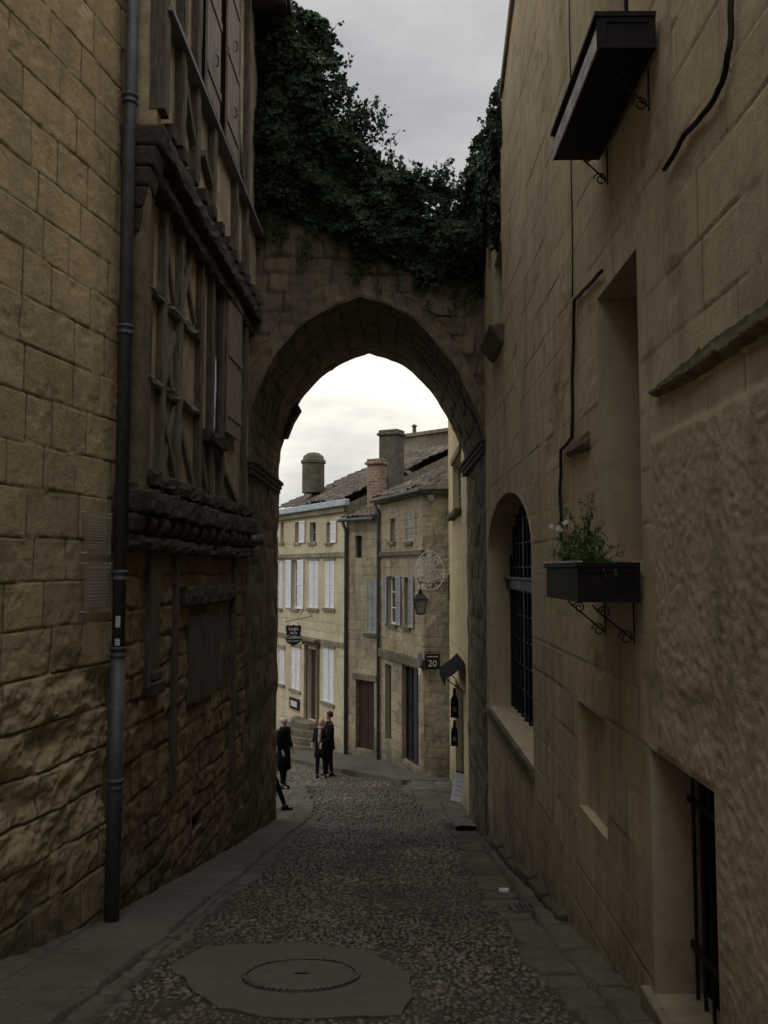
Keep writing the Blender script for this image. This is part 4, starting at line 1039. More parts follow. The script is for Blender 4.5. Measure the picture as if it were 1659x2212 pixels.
for (a, b, z0, z1) in tops:
    window(FP, a, b, z0, z1, -.16, HP, M['grey'], 1, 2, .04)
    MB().fbox(FP, a-.08, b+.08, z0-.09, z0-.003, -.03, .06).build('sill', M['pale'], HP)
for (a, b, z0, z1) in (mids[1],):
    window(FP, a, b, z0, z1, -.16, HP, M['white'], 2, 4, .05)
def louvre(fr, s0, s1, z0, z1, d, mat, parent, name='shutter', dense=.055):
    mb = MB(); f = .05
    mb.fbox(fr, s0, s0+f, z0, z1, d, d+.035).fbox(fr, s1-f, s1, z0, z1, d, d+.035)
    for z in (z0, (z0+z1)/2-.03, z1-.06): mb.fbox(fr, s0+f, s1-f, z, z+.06, d, d+.035)
    mb.fbox(fr, s0+f, s1-f, z0, z1, d+.002, d+.008)
    n = int((z1-z0)/.09)
    for i in range(n):
        z = z0+.05+(z1-z0-.1)*i/n; mb.fbox(fr, s0+f, s1-f, z, z+dense, d+.008, d+.024)
    return mb.build(name, mat, parent)
for w_ in (tops[1], tops[3]):
    a, b, z0, z1 = w_; louvre(FP, b+.01, b+(b-a)*1.0+.03, z0-.02, z1+.02, .02, M['white'], HP)
a, b, z0, z1 = mids[1]; w_ = b-a
louvre(FP, a-w_*.95, a-.01, z0, z1, .02, M['white'], HP); louvre(FP, b+.01, b+w_*1.0, z0, z1, .02, M['white'], HP)
for o_ in (mids[0], mids[2], mids[3], lows[0], lows[1], lows[3]):
    a, b, z0, z1 = o_; m_ = (a+b)/2
    louvre(FP, a+.01, m_-.02, z0+.01, z1-.01, -.03, M['white'], HP); louvre(FP, m_+.02, b-.01, z0+.01, z1-.01, -.03, M['white'], HP)
for o_ in mids+lows[:2]+lows[3:]:
    a, b, z0, z1 = o_; MB().fbox(FP, a-.1, b+.1, z0-.1, z0-.003, -.03, .07).build('sill', M['pale'], HP)
    MB().fbox(FP, a-.1, b+.1, z1+.003, z1+.14, -.03, .04).build('lintel', M['pale'], HP)
a, b, z0, z1 = lows[2]
MB().fbox(FP, a, b, z0, z1, -.2, -.14).build('door', M['doorwood'], HP)
MB().fbox(FP, a-.35, b+.35, z1+.28, z1+.40, -.03, .28).fbox(FP, a-.28, b+.28, z1+.12, z1+.275, -.03, .14).fbox(FP, a-.22, a-.02, z0, z1+.115, -.03, .07).fbox(FP, b+.02, b+.22, z0, z1+.115, -.03, .07).build('door_surround', M['narrow'], HP, bevel=.02)
gz = float(g(29.5))
st_ = empty('doorstep', FP.p((a+b)/2, gz, .6), 'curved stone steps leading up to the pale house door', 'steps')
zs0 = gz+.10; ns_ = 4
for i in range(ns_):
    rr_ = 1.65-.27*i; hh = (z0-zs0)/ns_
    pts = [FP.p((a+b)/2-.2+rr_*math.cos(t)*1.1, zs0+hh*i, .02+.65*rr_*math.sin(t)) for t in np.linspace(0, math.pi, 16)]
    MB().prism(pts, (0, 0, hh-.003)).build('step', M['corner'], st_, bevel=.015)
def chimney(cx, cy, z0, z1, w, d, rot, mat, parent, cap='slab'):
    mb = MB(); R_ = Matrix.Rotation(rot, 3, 'Z')
    def bx(w_, d_, a, b):
        v = [R_@Vector((x_*w_/2, y_*d_/2, 0)) for x_, y_ in ((-1, -1), (1, -1), (1, 1), (-1, 1))]
        mb.hexa([(cx+p_.x, cy+p_.y, a) for p_ in v], [(cx+p_.x, cy+p_.y, b) for p_ in v])
    bx(w, d, z0, z1-.20); bx(w+.12, d+.12, z1-.197, z1-.10); bx(w+.02, d+.02, z1-.097, z1)
    return mb.build('chimney', mat, parent, bevel=.025)
p = atY(846, 930, 28); chimney(p.x, 28, 4.3, p.z, .70, .54, -.5, M['chim'], HP)
p = atY(814, 992, 26.9); chimney(p.x, 26.9, 3.6, p.z, .50, .44, -.5, M['brick'], HP)
p = atY(677, 985, 31)
MB().lathe([(.42, -1.4), (.42, -.30), (.47, -.28), (.47, -.18), (.41, -.16), (.38, -.02), (.22, .10), (.02, .14)], (p.x, 31, p.z), 20).build('round_chimney', M['chim'], HP, smooth=False)
HN = empty('narrow_house', (-.6, 26.7, float(g(26.7))), 'narrow weathered house squeezed between pale house and corner house', 'house')
en = FN.at(780, 1122)[1]
o1 = opening(FN, 768, 782, 1157, 1205); o2 = opening(FN, 791, 812, 1252, 1368); o3 = opening(FN, 768, 808, 1470, 1620)
nb = blocks(85, h=(.25, .33), l=(.4, .8), joint=.018, depth=.006, var=.006, wob=.01, rough=.008)
wall('facade', FN, 0, FN.L, -5.2, en, .03, nb, M['narrow'], HN, holes=[o1+(.18,), o2+(.15,), o3+(.25,)])
MB().fbox(FN, .02, FN.L-.02, -5.2, en-.05, -2.2, -.3).build('core', M['narrow'], HN)
window(FN, *o1, -.15, HN, M['doorwood'], 1, 2, .04)
a, b, z0, z1 = o2; m_ = (a+b)/2
louvre(FN, a, m_-.01, z0, z1, -.04, M['grey'], HN); louvre(FN, m_+.01, b, z0, z1, -.04, M['grey'], HN)
MB().fbox(FN, a-.08, b+.08, z0-.1, z0-.003, -.03, .06).build('sill', M['narrow'], HN)
a, b, z0, z1 = o3; m_ = (a+b)/2
MB().fbox(FN, a, m_-.008, z0, z1, -.2, -.15).build('door_leaf', M['doorwood'], HN, bevel=.01)
MB().fbox(FN, m_+.008, b, z0, z1, -.2, -.15).build('door_leaf', M['doorwood'], HN, bevel=.01)
MB().fbox(FN, a-.12, b+.12, z1+.003, z1+.2, -.03, .04).build('lintel', M['narrow'], HN, bevel=.01)
roof('roof', FN.p(-.05, en+.02, .25), FN.p(FN.L+.05, en+.02, .25), FN.p(FN.L+.05, en+1.0, -1.8), FN.p(-.05, en+1.0, -1.8), M['tile'], HN)
MB().tube([FN.p(-.1, en-.02, .3), FN.p(FN.L, en-.02, .3)], .06, 10).build('gutter', M['zinc'], HN)
HC = empty('corner_house', (.8, 24, float(g(24))), 'old stone corner house with tiled roof and dark shop front', 'house')
ec = FA.at(870, 1070)[1]
ca = [opening(FA, 843, 853, 1120, 1170), opening(FA, 876, 890, 1105, 1170), opening(FA, 838, 857, 1245, 1348), opening(FA, 873, 886, 1247, 1354), opening(FA, 832, 845, 1435, 1600), opening(FA, 868, 904, 1440, 1650)]
cb = blocks(87, h=(.26, .34), l=(.35, .8), joint=.018, depth=.007, var=.006, wob=.012, rough=.01)
wall('street_facade', FA, 0, FA.L, -5.0, ec, .03, cb, M['corner'], HC, holes=[c_+(.2,) for c_ in ca])
def cmod(S, Z, D, J, T): return D+.03*fbm(S*3, Z*3, 5, 3)*sstep(S/.1), J, T
wall('end_facade', FBc, 0, FBc.L, -5.0, ec, .03, cb, M['corner'], HC, modify=cmod)
mb = MB(); pts = [FA.p(.05, -5, -.35), FA.p(FA.L-.1, -5, -.35), FBc.p(FBc.L-.05, -5, -.35), FBc.p(FBc.L-.05, -5, -4.0), FA.p(.05, -5, -2.5)]
mb.prism(pts, (0, 0, 5+ec-.1)).build('core', M['corner'], HC)
window(FA, *ca[0], -.16, HC, M['grey'], 1, 2, .04)
louvre(FA, *ca[1], -.05, M['grey'], HC)
window(FA, *ca[2], -.16, HC, M['white'], 1, 3, .04); window(FA, *ca[3], -.16, HC, M['grey'], 1, 3, .04)
a, b, z0, z1 = ca[2]; louvre(FA, b+.01, b+.42, z0, z1, .02, M['grey'], HC); louvre(FA, a-.30, a-.01, z0, z1, .02, M['grey'], HC)
louvre(FA, ca[3][1]+.01, ca[3][1]+.35, ca[3][2], ca[3][3], .02, M['grey'], HC)
for c_ in ca[:4]: MB().fbox(FA, c_[0]-.08, c_[1]+.08, c_[2]-.10, c_[2]-.003, -.03, .07).build('sill', M['corner'], HC)
MB().fbox(FA, *ca[4], -.2, -.15).build('door', M['doorwood'], HC)
window(FA, *ca[5], -.18, HC, M['green'], 3, 2, .07, 'shop_front')
zb_ = FA.at(865, 1195)[1]; MB().fbox(FA, 0, FA.L+.06, zb_-.08, zb_+.06, -.03, .08).build('string_course', M['corner'], HC, bevel=.015)
zb_ = FA.at(865, 1420)[1]; MB().fbox(FA, 0, FA.L+.06, zb_-.14, zb_+.12, -.03, .10).build('shop_fascia', M['corner'], HC, bevel=.015)
MB().fbox(FA, -.05, FA.L+.12, ec-.12, ec+.02, -.03, .16).fbox(FBc, -.12, FBc.L, ec-.122, ec+.018, -.03, .15).build('cornice', M['corner'], HC, bevel=.02)
k1 = FA.p(-.1, ec+.03, .25); k2 = Vector((1.0, 22.2, ec+.03)); k3 = Vector((2.6, 21.8, ec+.03)); apx0 = FA.p(.0, ec+1.45, -3.0); apx1 = Vector((3.1, 24.4, ec+1.45))
roof('roof', k1, k2, apx1, apx0, M['tile'], HC)
roof('end_roof', k2, k3, apx1+Vector((.5, 0, 0)), apx1, M['tile'], HC, res=.08)
MB().tube([k1+Vector((-.03, -.03, -.05)), k2+Vector((-.03, -.03, -.05))], .05, 10).build('gutter', M['zinc'], HC)
HB = empty('background_house', (3, 35, -5), 'plain stone upper wall rising behind the tiled roofs', 'house')
p0 = atY(868, 948, 36); p1 = atY(990, 930, 36)
mb = MB(); mb.prism([(p0.x, 36, -5), (p1.x+5, 36, -5), (p1.x+5, 36, p1.z+.5), (p1.x, 36, p1.z), (p0.x, 36, p0.z)], (0, 5, 0)).build('wall', M['pale'], HB)
MB().hexa([(p0.x-.15, 35.85, p0.z+.01), (p1.x+.5, 35.85, p1.z+.09), (p1.x+.5, 41.2, p1.z+.09), (p0.x-.15, 41.2, p0.z+.01)], [(p0.x-.15, 35.85, p0.z+.16), (p1.x+.5, 35.85, p1.z+.24), (p1.x+.5, 41.2, p1.z+.24), (p0.x-.15, 41.2, p0.z+.16)]).build('coping', M['trim'], HB)
p = atY(896, 938, 36); MB().tube([(p.x, 36.5, p.z-.2), (p.x, 36.5, p.z+.42)], .09, 10).lathe([(.02, 0), (.15, .02), (.02, .12)], (p.x, 36.5, p.z+.42), 10).build('vent_pipe', M['chim'], HB)
HY = empty('ochre_house', (2, 19.5, float(g(19.5))), 'yellow ochre rendered shop house just beyond the gateway on the right', 'house')
FY = Fr((1.67, 16.62), (1.72, 22.0), flip=True)
yw = FY.rect(978, 996, 990, 1105); yd = FY.rect(984, 1002, 1480, 1700)
wall('facade', FY, 0, FY.L, -4.2, 7.4, .05, pb, M['yellow'], HY, holes=[yw+(.2,), (yd[0], yd[1], yd[2], yd[3], .22)])
MB().fbox(FY, 0, FY.L, -4.2, 7.4, -4, -.3).build('core', M['yellow'], HY)
MB().fbox(FY, FY.L-.02, FY.L+.01, -4.2, 7.4, -.3, 0).build('facade_return', M['yellow'], HY)
MB().fbox(FY, -.1, FY.L+.2, 7.4, 7.6, -4.2, .3).build('roof', M['tile'], HY)
window(FY, *yw, -.18, HY, M['grey'], 1, 3)
MB().fbox(FY, yw[0]-.1, yw[1]+.15, yw[2]-.14, yw[2]-.003, -.03, .16).build('sill', M['corner'], HY, bevel=.03)
MB().fbox(FY, yw[0]-.1, yw[1]+.1, yw[3]+.003, yw[3]+.16, -.03, .05).build('lintel', M['yellow'], HY)
MB().fbox(FY, yd[0], yd[1], yd[2], yd[3], -.2, -.15).build('shop_door', M['green'], HY)
AWz = atY(990, 1424, 17.9).z
E = empty('awning', FY.p(1.4, AWz, .2), 'small dark awning over the shop on the right beyond the gate', 'awning')
s0, s1 = .55, 2.6
vs = []; fs = []; na = 14
for i in range(na+1):
    a = s0+(s1-s0)*i/na
    for t in np.linspace(0, 1, 6):
        vs.append(FY.p(a, AWz-.32*t-.05*math.sin(math.pi*t)*(.6+.4*math.cos(i*2.1)), .02+.40*t))
for i in range(na):
    for t in range(5): fs.append((i*6+t, (i+1)*6+t, (i+1)*6+t+1, i*6+t+1))
MB().add(vs, fs).build('canopy', M['blackcloth'], E, smooth=True)
mb = MB()
for i in range(10):
    a = s0+(s1-s0)*i/10; mb.fbox(FY, a, a+.205, AWz-.46-.03*(i % 2), AWz-.32, .415, .425)
mb.build('valance', M['blackcloth'], E)
for sx_ in (s0+.03, s1-.03): MB().tube([FY.p(sx_, AWz-.33, .40), FY.p(sx_, AWz-.6, .02)], .012, 6).build('arm', M['iron'], E)
for (px, y0, y1, lb) in ((982, 1487, 1550, 'upper black bottle shaped sign hanging outside the ochre shop'), (982, 1556, 1612, 'lower black bottle shaped sign hanging outside the ochre shop')):
    c = atY(px, y1, 18.6); h = atY(px, y0, 18.6).z-c.z
    pf = [(-.5, 0), (.5, 0), (.5, .55), (.42, .66), (.2, .76), (.17, .95), (.2, .97), (.2, 1), (-.2, 1), (-.2, .97), (-.17, .95), (-.2, .76), (-.42, .66), (-.5, .55)]
    E = empty('bottle_sign', (c.x, 18.6, c.z), lb, 'sign')
    MB().prism([(c.x+x_*h*.27, 18.6, c.z+z_*h) for x_, z_ in pf], (0, .03, 0)).build('bottle_panel', M['signblack'], E)
    MB().box(c.x-.04, c.x+.04, 18.592, 18.599, c.z+h*.2, c.z+h*.36).build('label_plate', M['grey'], E)
    MB().tube([(c.x, 18.615, c.z+h), (c.x, 18.615, c.z+h+.05), (1.70, 18.615, c.z+h+.05)], .008, 6).build('hanging_bar', M['iron'], E)
p = atground(988, 1732, .1)
E = empty('menu_board', (p.x, p.y, float(g(p.y))+.1), 'white menu board leaning against the ochre shop wall', 'board')
R4 = Matrix.Rotation(math.radians(14), 4, 'Y')@Matrix.Rotation(math.radians(-28), 4, 'X')
o = MB().box(-.15, .15, -.012, .012, 0, .62).build('panel', M['paper'], E, local=True); o.matrix_local = R4
mb = MB(); r = random.Random(2)
for i in range(4):
    x_ = -.09
    while x_ < .04:
        w_ = r.uniform(.02, .05); mb.box(x_, min(x_+w_, .10), -.0145, -.0125, .12+i*.10, .14+i*.10); x_ += w_+.015
o = mb.build('writing', M['grey'], E, local=True); o.matrix_local = R4; tag(o, kind='stuff')
o = MB().box(-.15, .15, -.02, .014, .6205, .65).build('header', M['signblack'], E, local=True); o.matrix_local = R4

def pipe(pl, r, label):
    tag(MB().tube(pl, r, 10).build('downpipe', M['zinc'], smooth=True), label, 'drainpipe')
zg = float(g(27))+.13
pipe([FN.p(.08, en-.05, .3), FN.p(.02, en-.35, .08), FN.p(.02, zg, .08)], .055, 'dark downpipe between pale house and narrow house')
zg = float(g(26))+.13
pipe([FA.p(.06, ec-.08, .22), FA.p(.05, ec-.35, .08), FA.p(.05, zg, .08)], .05, 'downpipe at the joint of narrow house and corner house')

lp = atY(908, 1303, 21.8)
E = empty('wall_lantern', (lp.x, 21.8, lp.z), 'black four sided street lantern hanging on a scrolled bracket', 'lantern')
zc = lp.z
def sq(w, z): return [(lp.x+w*a_, 21.8+w*b_, z) for a_, b_ in ((-1, -1), (1, -1), (1, 1), (-1, 1))]
MB().hexa(sq(.09, zc-.26), sq(.17, zc+.10)).build('glass', M['lampglass'], E)
mb = MB(); b_, t_ = sq(.095, zc-.27), sq(.18, zc+.10)
for i in range(4): mb.tube([b_[i], t_[i]], .013, 6)
mb.tube(b_, .014, 6, closed=True); mb.tube(t_, .016, 6, closed=True)
mb.hexa(sq(.10, zc-.30), sq(.09, zc-.262)); mb.build('frame', M['iron'], E)
MB().hexa(sq(.20, zc+.105), sq(.09, zc+.24)).lathe([(.05, .24), (.07, .27), (.05, .34), (.015, .38)], (lp.x, 21.8, zc), 10).build('cap', M['iron'], E)
mb = MB(); mb.tube([(lp.x, 21.8, zc+.36), (lp.x, 21.8, zc+.52)], .012, 6)
mb.tube([(lp.x-.05, 21.8, zc+.53), (1.71, 21.8, zc+.53)], .018, 6); mb.tube([(1.70, 21.8, zc+.05), (1.70, 21.8, zc+.75)], .018, 6)
for cx_, cz_, R_ in ((1.50, zc+.36, .16), (1.22, zc+.42, .10), (lp.x, zc+.62, .09)):
    mb.tube([(cx_+R_*(1-.7*t)*math.cos(t*10), 21.8, cz_+R_*(1-.7*t)*math.sin(t*10)) for t in np.linspace(0, 1, 32)], .011, 6)
mb.build('bracket', M['iron'], E)
oc = atY(928, 1232, 21.7)
E = empty('wire_ornament', (oc.x, 21.7, oc.z), 'pale wire light ornament of curls above the street lantern', 'decoration')
mb = MB(); Rr = .48
mb.tube([(oc.x+Rr*.78*math.cos(a)*(1-.12*math.sin(a)), 21.7, oc.z+Rr*1.05*math.sin(a)) for a in np.linspace(0, 2*math.pi, 40)[:-1]], .012, 5, closed=True)
mb.build('outline', M['bulb'], E)
mb = MB(); r = random.Random(9)
for cx_, cz_, R_ in ((-.12, .2, .16), (.14, .22, .15), (-.15, -.12, .17), (.14, -.12, .17), (0, .03, .13), (0, -.33, .1), (0, .4, .08)):
    mb.tube([(oc.x+cx_+R_*(1-.8*t)*math.cos(t*11), 21.7, oc.z+cz_+R_*(1-.8*t)*math.sin(t*11)) for t in np.linspace(0, 1, 34)], .009, 5)
for k in range(12):
    a = k*math.pi/6; mb.tube([(oc.x+.1*math.cos(a), 21.7, oc.z+.12*math.sin(a)), (oc.x+.34*math.cos(a), 21.7, oc.z+.46*math.sin(a))], .005, 4)
mb.tube([(oc.x+.3, 21.7, oc.z-.1), (1.70, 21.72, oc.z-.1)], .01, 5)
mb.build('curls', M['bulb'], E)
a = atY(918, 1412, 21.9); b = atY(950, 1446, 21.9)
E = empty('number_sign', ((a.x+b.x)/2, 21.9, b.z), 'black square hanging sign reading 20 on the corner house', 'sign')
MB().box(a.x, b.x, 21.88, 21.91, b.z, a.z).build('panel', M['signblack'], E, bevel=.006)
text('number', '20', .24, M['cream'], E, frame_matrix(((a.x+b.x)/2, 21.876, b.z+.15), (1, 0, 0)), .001)
mb = MB()
for i in range(6): mb.box(a.x+.05+i*.05, a.x+.085+i*.05, 21.874, 21.879, a.z-.09, a.z-.06)
tag(mb.build('small_lettering', M['cream'], E), kind='stuff')
MB().tube([(a.x-.05, 21.895, a.z+.04), (b.x+.02, 21.895, a.z+.04), (b.x+.02, 22.3, a.z+.04)], .012, 6).tube([(a.x+.05, 21.895, a.z-.005), (a.x+.05, 21.895, a.z+.04)], .006, 5).tube([(b.x-.05, 21.895, a.z-.005), (b.x-.05, 21.895, a.z+.04)], .006, 5).build('bracket', M['iron'], E)
c = atY(907, 1424, 22.3)
E = empty('round_road_sign', (c.x, 22.3, c.z-.6), 'round blue no parking sign seen edge on beside the number sign', 'road sign')
R_ = Matrix.Rotation(math.radians(-72), 4, 'Z')
def disc(name, r0, y, mat):
    o = MB(); vs = [(r0*math.cos(t), y, r0*math.sin(t)) for t in np.linspace(0, 2*math.pi, 28)[:-1]]; o.prism(vs, (0, .01, 0))
    o = o.build(name, mat, E, local=True); o.matrix_local = Matrix.Translation((0, 0, .6))@R_; return o
disc('rim', .19, 0, M['red']); disc('face', .155, -.012, M['blue'])
o = MB().hexa([(-.12, -.016, .09), (-.09, -.016, .12), (-.09, -.022, .12), (-.12, -.022, .09)], [(.09, -.016, -.12), (.12, -.016, -.09), (.12, -.022, -.09), (.09, -.022, -.12)]).build('slash', M['red'], E, local=True); o.matrix_local = Matrix.Translation((0, 0, .6))@R_
o = MB().box(-.11, .11, -.006, .006, -.42, -.24).build('supplementary_plate', M['plaquetext'], E, local=True); o.matrix_local = Matrix.Translation((0, 0, .6))@R_
MB().tube([(c.x+.01, 22.32, c.z-.45), (c.x+.01, 22.32, c.z+.1)], .014, 8).tube([(c.x+.01, 22.32, c.z-.2), (c.x+.12, 22.46, c.z-.2)], .014, 8).build('wall_bracket', M['iron'], E)
a = atY(617, 1350, 26.5); b = atY(651, 1395, 26.5); cx_ = (a.x+b.x)/2; w_ = (b.x-a.x)/2; hz = (a.z-b.z)
E = empty('hanging_shield_sign', (cx_, 26.5, b.z), 'dark shield shaped hanging sign reading Logis de la Cadène', 'sign')
pf = [(-.85, 1), (-.3, .96), (0, 1.02), (.3, .96), (.85, 1), (1, .86), (.88, .62), (1, .34), (.82, .14), (.4, .08), (0, -.02), (-.4, .08), (-.82, .14), (-1, .34), (-.88, .62), (-1, .86)]
MB().prism([(cx_+x_*w_, 26.5, b.z+z_*hz) for x_, z_ in pf], (0, .03, 0)).build('panel', M['signblack'], E)
for i, (t, s_) in enumerate((('Logis', .15), ('de la', .12), ('Cadène', .15), ('RESTAURANT', .06))):
    text('lettering', t, s_, M['cream'], E, frame_matrix((cx_, 26.494, b.z+hz*(.82-.2*i)), (1, 0, 0)), .001)
wp = FP.at(672, 1340); pw = FP.p(wp[0], a.z+.1, 0)
mb = MB(); mb.tube([(cx_-w_, 26.51, a.z+.1), (pw.x, pw.y, a.z+.1)], .014, 6)
for dx in (-.15, .15): mb.tube([(cx_+dx, 26.51, a.z-.02), (cx_+dx, 26.51, a.z+.1)], .006, 5)
mb.tube([(pw.x-.35*(1-t), 26.51+(pw.y-26.51)*(.6+.4*t), a.z+.1+.25*math.sin(t*3)) for t in np.linspace(0, 1, 12)], .01, 5)
mb.build('bracket', M['iron'], E)
p = atY(930, 1077, 22.1)
E = empty('floodlight', (p.x, 22.1, p.z), 'small floodlight under the corner house eave', 'lamp')
MB().hexa([(p.x-.08, 22.0, p.z-.10), (p.x+.10, 22.0, p.z-.10), (p.x+.10, 22.0, p.z+.10), (p.x-.08, 22.0, p.z+.10)], [(p.x-.05, 22.14, p.z-.06), (p.x+.06, 22.14, p.z-.06), (p.x+.06, 22.14, p.z+.08), (p.x-.05, 22.14, p.z+.08)]).build('housing', M['zinc'], E)
MB().box(p.x-.065, p.x+.085, 21.985, 21.998, p.z-.085, p.z+.085).build('lens', M['lampglass'], E)
MB().tube([(p.x, 22.1, p.z+.06), (p.x, 22.4, p.z+.12)], .012, 6).build('arm', M['iron'], E)
s0, s1, z0, z1 = FP.rect(628, 648, 1508, 1532)
E = empty('menu_case', FP.p((s0+s1)/2, z0, .05), 'small dark menu case fixed on the pale house wall', 'menu case')
MB().fbox(FP, s0, s1, z0, z1, .005, .06).build('case', M['signblack'], E, bevel=.01); MB().fbox(FP, s0+.14, s1-.14, z0+.10, z1-.10, .062, .066).build('menu_sheet', M['plaquetext'], E)

# ================================================================== PEOPLE
def skinobj(name, V, Eg, R, mat, parent, sub=1):
    me = bpy.data.meshes.new(name); me.from_pydata(V, Eg, []); o = bpy.data.objects.new(name, me); C.objects.link(o)
    o.parent = parent; me.materials.append(mat)
    m = o.modifiers.new('skin', 'SKIN'); m.use_smooth_shade = True
    for i, r_ in enumerate(R):
        o.data.skin_vertices[0].data[i].radius = r_ if isinstance(r_, tuple) else (r_, r_)
    o.data.skin_vertices[0].data[0].use_root = True
    m = o.modifiers.new('sub', 'SUBSURF'); m.levels = sub; m.render_levels = sub
    return o
def person(loc, rz, label, hair='brownhair', top='blackcloth', hem=.75, scarf=None, h=1.72, stride=0.0, bald=False, armbend=.25, longhair=False):
    E = empty('person', loc, label, 'person', rz=rz); k = h/1.72; E.scale = (k, k, k)
    V = []; Eg = []; R = []
    def v(p, r, par=None):
        V.append(p); R.append(r); i = len(V)-1
        if par is not None: Eg.append((par, i))
        return i
    pel = v((0, 0, .94), (.13, .10)); wa = v((0, 0, 1.08), (.12, .09), pel); ch = v((0, .0, 1.28), (.15, .10), wa); nb_ = v((0, 0, 1.43), (.07, .06), ch)
    nk = v((0, -.005, 1.50), .052, nb_); jw = v((0, -.02, 1.555), (.058, .065), nk); hd = v((0, -.015, 1.62), (.075, .088), jw); tp_ = v((0, -.005, 1.69), (.055, .065), hd)
    v((0, -.105, 1.60), .012, hd)
    v((-.08, 0, 1.605), .012, hd); v((.08, 0, 1.605), .012, hd)
    legs = []
    for s_ in (-1, 1):
        y = s_*stride
        hp = v((s_*.09, 0, .88), .085, pel); kn = v((s_*.10, y*.5-.03*abs(stride), .50), .058, hp); an = v((s_*.10, y, .09), .038, kn); v((s_*.115, y-.14, .03), .03, an)
        legs.append([(s_*.09, 0, .90), (s_*.10, y*.5-.03*abs(stride), .50), (s_*.10, y, .10)])
        sh = v((s_*.17, 0, 1.40), .055, ch); el = v((s_*.23, .02, 1.13), .040, sh)
        hx, hy, hz_ = s_*(.22-armbend*.2), -.05-armbend*.6, .90+armbend*.45
        wr = v((hx, hy, hz_), .026, el); pm = v((hx, hy-.03, hz_-.06), (.03, .018), wr)
        for f_ in range(4):
            a_ = v((hx+(f_-1.5)*.018, hy-.045, hz_-.11), .009, pm); v((hx+(f_-1.5)*.018, hy-.065, hz_-.145+abs(f_-1.3)*.008), .008, a_)
        a_ = v((hx-s_*.035, hy-.045, hz_-.075), .010, pm); v((hx-s_*.04, hy-.065, hz_-.10), .009, a_)
        legs[-1].append([(s_*.165, 0, 1.41), (s_*.23, .02, 1.13), (hx, hy+.01, hz_+.02)])
    skinobj('body', V, Eg, R, M['skin'], E)
    mb = MB(); hemz = hem
    mb.loft([(0, 0, 1.47, .075, .065), (0, 0, 1.44, .14, .085), (0, 0, 1.38, .205, .115), (0, 0, 1.26, .20, .135), (0, 0, 1.08, .175, .125), (0, 0, .95, .19, .14), (0, 0, (hemz+.95)/2, .205, .15), (0, 0, hemz, .22, .165), (0, 0, hemz+.005, .15, .12)], 24)
    for L_ in legs: mb.tube(L_[3], [.072, .058, .043], 12)
    mb.build('coat', M[top], E, smooth=True, local=True)
    tv = [(0, 0, .95)]; te = []; tr = [.10]
    for L_ in legs:
        b0 = len(tv); tv += L_[:3]; tr += [.095, .068, .05]; te += [(0, b0), (b0, b0+1), (b0+1, b0+2)]
    skinobj('trousers', tv, te, tr, M['blackcloth'], E)
    for L_ in legs:
        x_, y_, _ = L_[2]
        MB().loft([(x_, y_-.05, -.0, .045, .13), (x_, y_-.05, .03, .048, .135), (x_, y_-.02, .07, .044, .09), (x_, y_, .12, .04, .05)], 14).build('shoe', M['shoe'], E, smooth=True, local=True)
    mb = MB(); ns = 16
    if not bald:
        pr = [(.088, -.06 if not longhair else -.17), (.094, -.02), (.092, .03), (.075, .07), (.04, .095), (.008, .102)]
        mb.lathe(pr, (0, .018, 1.635), ns, .92, 1.0)
        mb.build('hair', M[hair], E, smooth=True, local=True)
    else:
        mb.lathe([(.080, -.05), (.086, -.02), (.084, .01), (.07, .05)], (0, .012, 1.62), ns, .95, 1.0); mb.build('hair', M[hair], E, smooth=True, local=True)
    if scarf:
        mb = MB(); mb.lathe([(.07, -.04), (.10, -.02), (.105, .02), (.085, .05)], (0, -.005, 1.46), 16); mb.tube([(.03, -.12, 1.44), (.04, -.16, 1.3), (.04, -.165, 1.12), (.045, -.17, .98)], [.04, .05, .055, .05], 8)
        mb.build('scarf', M[scarf], E, smooth=True, local=True)
    return E
def ppos(px, Y): return Vector(((px-CX)/F*Y*.985, Y, float(g(Y))+.004))
pA = ppos(613, 20.7)
person(pA+Vector((0, 0, .05)), math.radians(60), 'elderly white haired person in a long black coat beside the gateway', 'whitehair', 'blackcloth', .45, None, 1.74, .06, True, .1)
pB = ppos(694, 23.5); person(pB, math.radians(-25), 'blond person in black with a pink scarf standing in the street', 'blond', 'blackcloth', .62, 'scarf', 1.64, .05, False, .35, True)
pC = ppos(711, 23.9); person(pC, math.radians(-75), 'taller dark haired person in dark clothes behind the blond one', 'brownhair', 'greycloth', .72, None, 1.80, .05, False, .2)
pD = Vector((-2.40, 17.7, float(g(17.7))+.05)); person(pD, math.radians(100), 'person mid stride, mostly hidden behind the gateway, leg trailing', 'brownhair', 'blackcloth', .78, None, 1.66, .33, False, .1)

# ================================================================== CAMERA / LIGHT / WORLD
cam = bpy.data.cameras.new('camera'); co_ = bpy.data.objects.new('camera', cam); C.objects.link(co_)
cam.sensor_fit = 'VERTICAL'; cam.sensor_height = 24; cam.lens = 24*F/2212; cam.clip_end = 1500; cam.clip_start = .05
co_.location = (0, 0, CAMZ); co_.rotation_euler = (math.pi/2+TH, 0, 0)
bpy.context.scene.camera = co_
sd = Vector((-.75, -.45, .80)).normalized()
sun = bpy.data.lights.new('sun', 'SUN'); sun.energy = .5; sun.angle = math.radians(20); sun.color = (1, .97, .9)
so = bpy.data.objects.new('sun', sun); C.objects.link(so); so.rotation_euler = sd.to_track_quat('Z', 'Y').to_euler()
w = bpy.data.worlds.new('World'); bpy.context.scene.world = w; w.use_nodes = True; nt = w.node_tree
for n_ in list(nt.nodes): nt.nodes.remove(n_)
N_ = nt.nodes.new; LK = nt.links.new
out = N_('ShaderNodeOutputWorld'); tc = N_('ShaderNodeTexCoord')
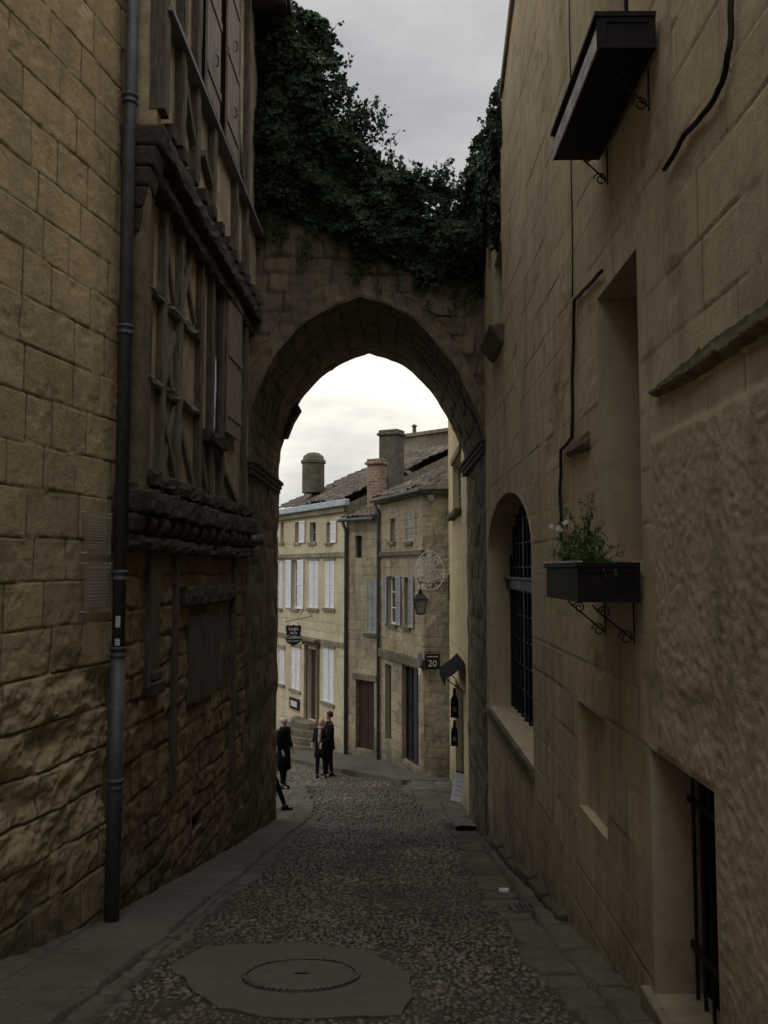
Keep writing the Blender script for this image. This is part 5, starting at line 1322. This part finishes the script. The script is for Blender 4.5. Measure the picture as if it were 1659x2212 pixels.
sky = N_('ShaderNodeTexSky'); sky.sky_type = 'NISHITA'; sky.sun_disc = False; sky.sun_elevation = math.asin(sd.z); sky.sun_rotation = math.atan2(sd.x, sd.y)
b1 = N_('ShaderNodeBackground'); LK(sky.outputs[0], b1.inputs[0]); b1.inputs[1].default_value = .05
mp = N_('ShaderNodeMapping'); mp.inputs['Scale'].default_value = (1, 1, 2.8); LK(tc.outputs['Generated'], mp.inputs[0])
nz = N_('ShaderNodeTexNoise'); nz.inputs['Scale'].default_value = 2.6; nz.inputs['Detail'].default_value = 7; nz.inputs['Roughness'].default_value = .55; LK(mp.outputs[0], nz.inputs['Vector'])
cr = N_('ShaderNodeValToRGB'); cr.color_ramp.elements[0].position = .36; cr.color_ramp.elements[0].color = (.50, .505, .52, 1); cr.color_ramp.elements[1].position = .62; cr.color_ramp.elements[1].color = (.74, .735, .73, 1); LK(nz.outputs[0], cr.inputs[0])
def M2(op, a, b=None, clamp=False):
    n_ = N_('ShaderNodeMath'); n_.operation = op; n_.use_clamp = clamp
    for i, v_ in enumerate((a, b)):
        if v_ is None: continue
        if isinstance(v_, (int, float)): n_.inputs[i].default_value = v_
        else: LK(v_, n_.inputs[i])
    return n_.outputs[0]
dt = N_('ShaderNodeVectorMath'); dt.operation = 'DOT_PRODUCT'; LK(tc.outputs['Generated'], dt.inputs[0]); dt.inputs[1].default_value = tuple(Vector((-.03, 1, .17)).normalized())
gl = N_('ShaderNodeMapRange'); gl.interpolation_type = 'SMOOTHSTEP'; LK(dt.outputs['Value'], gl.inputs[0]); gl.inputs[1].default_value = .95; gl.inputs[2].default_value = .998; gl.inputs[3].default_value = 0; gl.inputs[4].default_value = 1
gn = M2('MULTIPLY', gl.outputs[0], M2('MAXIMUM', M2('ADD', M2('MULTIPLY', nz.outputs[0], 3.4), -.95), .08))
gm = N_('ShaderNodeMix'); gm.data_type = 'RGBA'; gm.blend_type = 'ADD'; gm.inputs[0].default_value = 1; LK(cr.outputs[0], gm.inputs[6])
gc_ = N_('ShaderNodeVectorMath'); gc_.operation = 'SCALE'; gc_.inputs[0].default_value = (.62, .57, .42); LK(gn, gc_.inputs['Scale']); LK(gc_.outputs[0], gm.inputs[7])
sx = N_('ShaderNodeSeparateXYZ'); LK(tc.outputs['Generated'], sx.inputs[0])
zen = N_('ShaderNodeMapRange'); LK(sx.outputs[2], zen.inputs[0]); zen.inputs[1].default_value = .58; zen.inputs[2].default_value = 1; zen.inputs[3].default_value = 1; zen.inputs[4].default_value = 3.2
bk = N_('ShaderNodeMapRange'); LK(sx.outputs[1], bk.inputs[0]); bk.inputs[1].default_value = .3; bk.inputs[2].default_value = -.6; bk.inputs[3].default_value = 1; bk.inputs[4].default_value = 1.2
b2 = N_('ShaderNodeBackground'); LK(gm.outputs[2], b2.inputs[0]); LK(M2('MULTIPLY', zen.outputs[0], bk.outputs[0]), b2.inputs[1])
ms = N_('ShaderNodeMixShader'); ms.inputs[0].default_value = .88; LK(b1.outputs[0], ms.inputs[1]); LK(b2.outputs[0], ms.inputs[2]); LK(ms.outputs[0], out.inputs[0])
sc_ = bpy.context.scene; sc_.view_settings.view_transform = 'Standard'; sc_.view_settings.look = 'None'; sc_.view_settings.exposure = 0
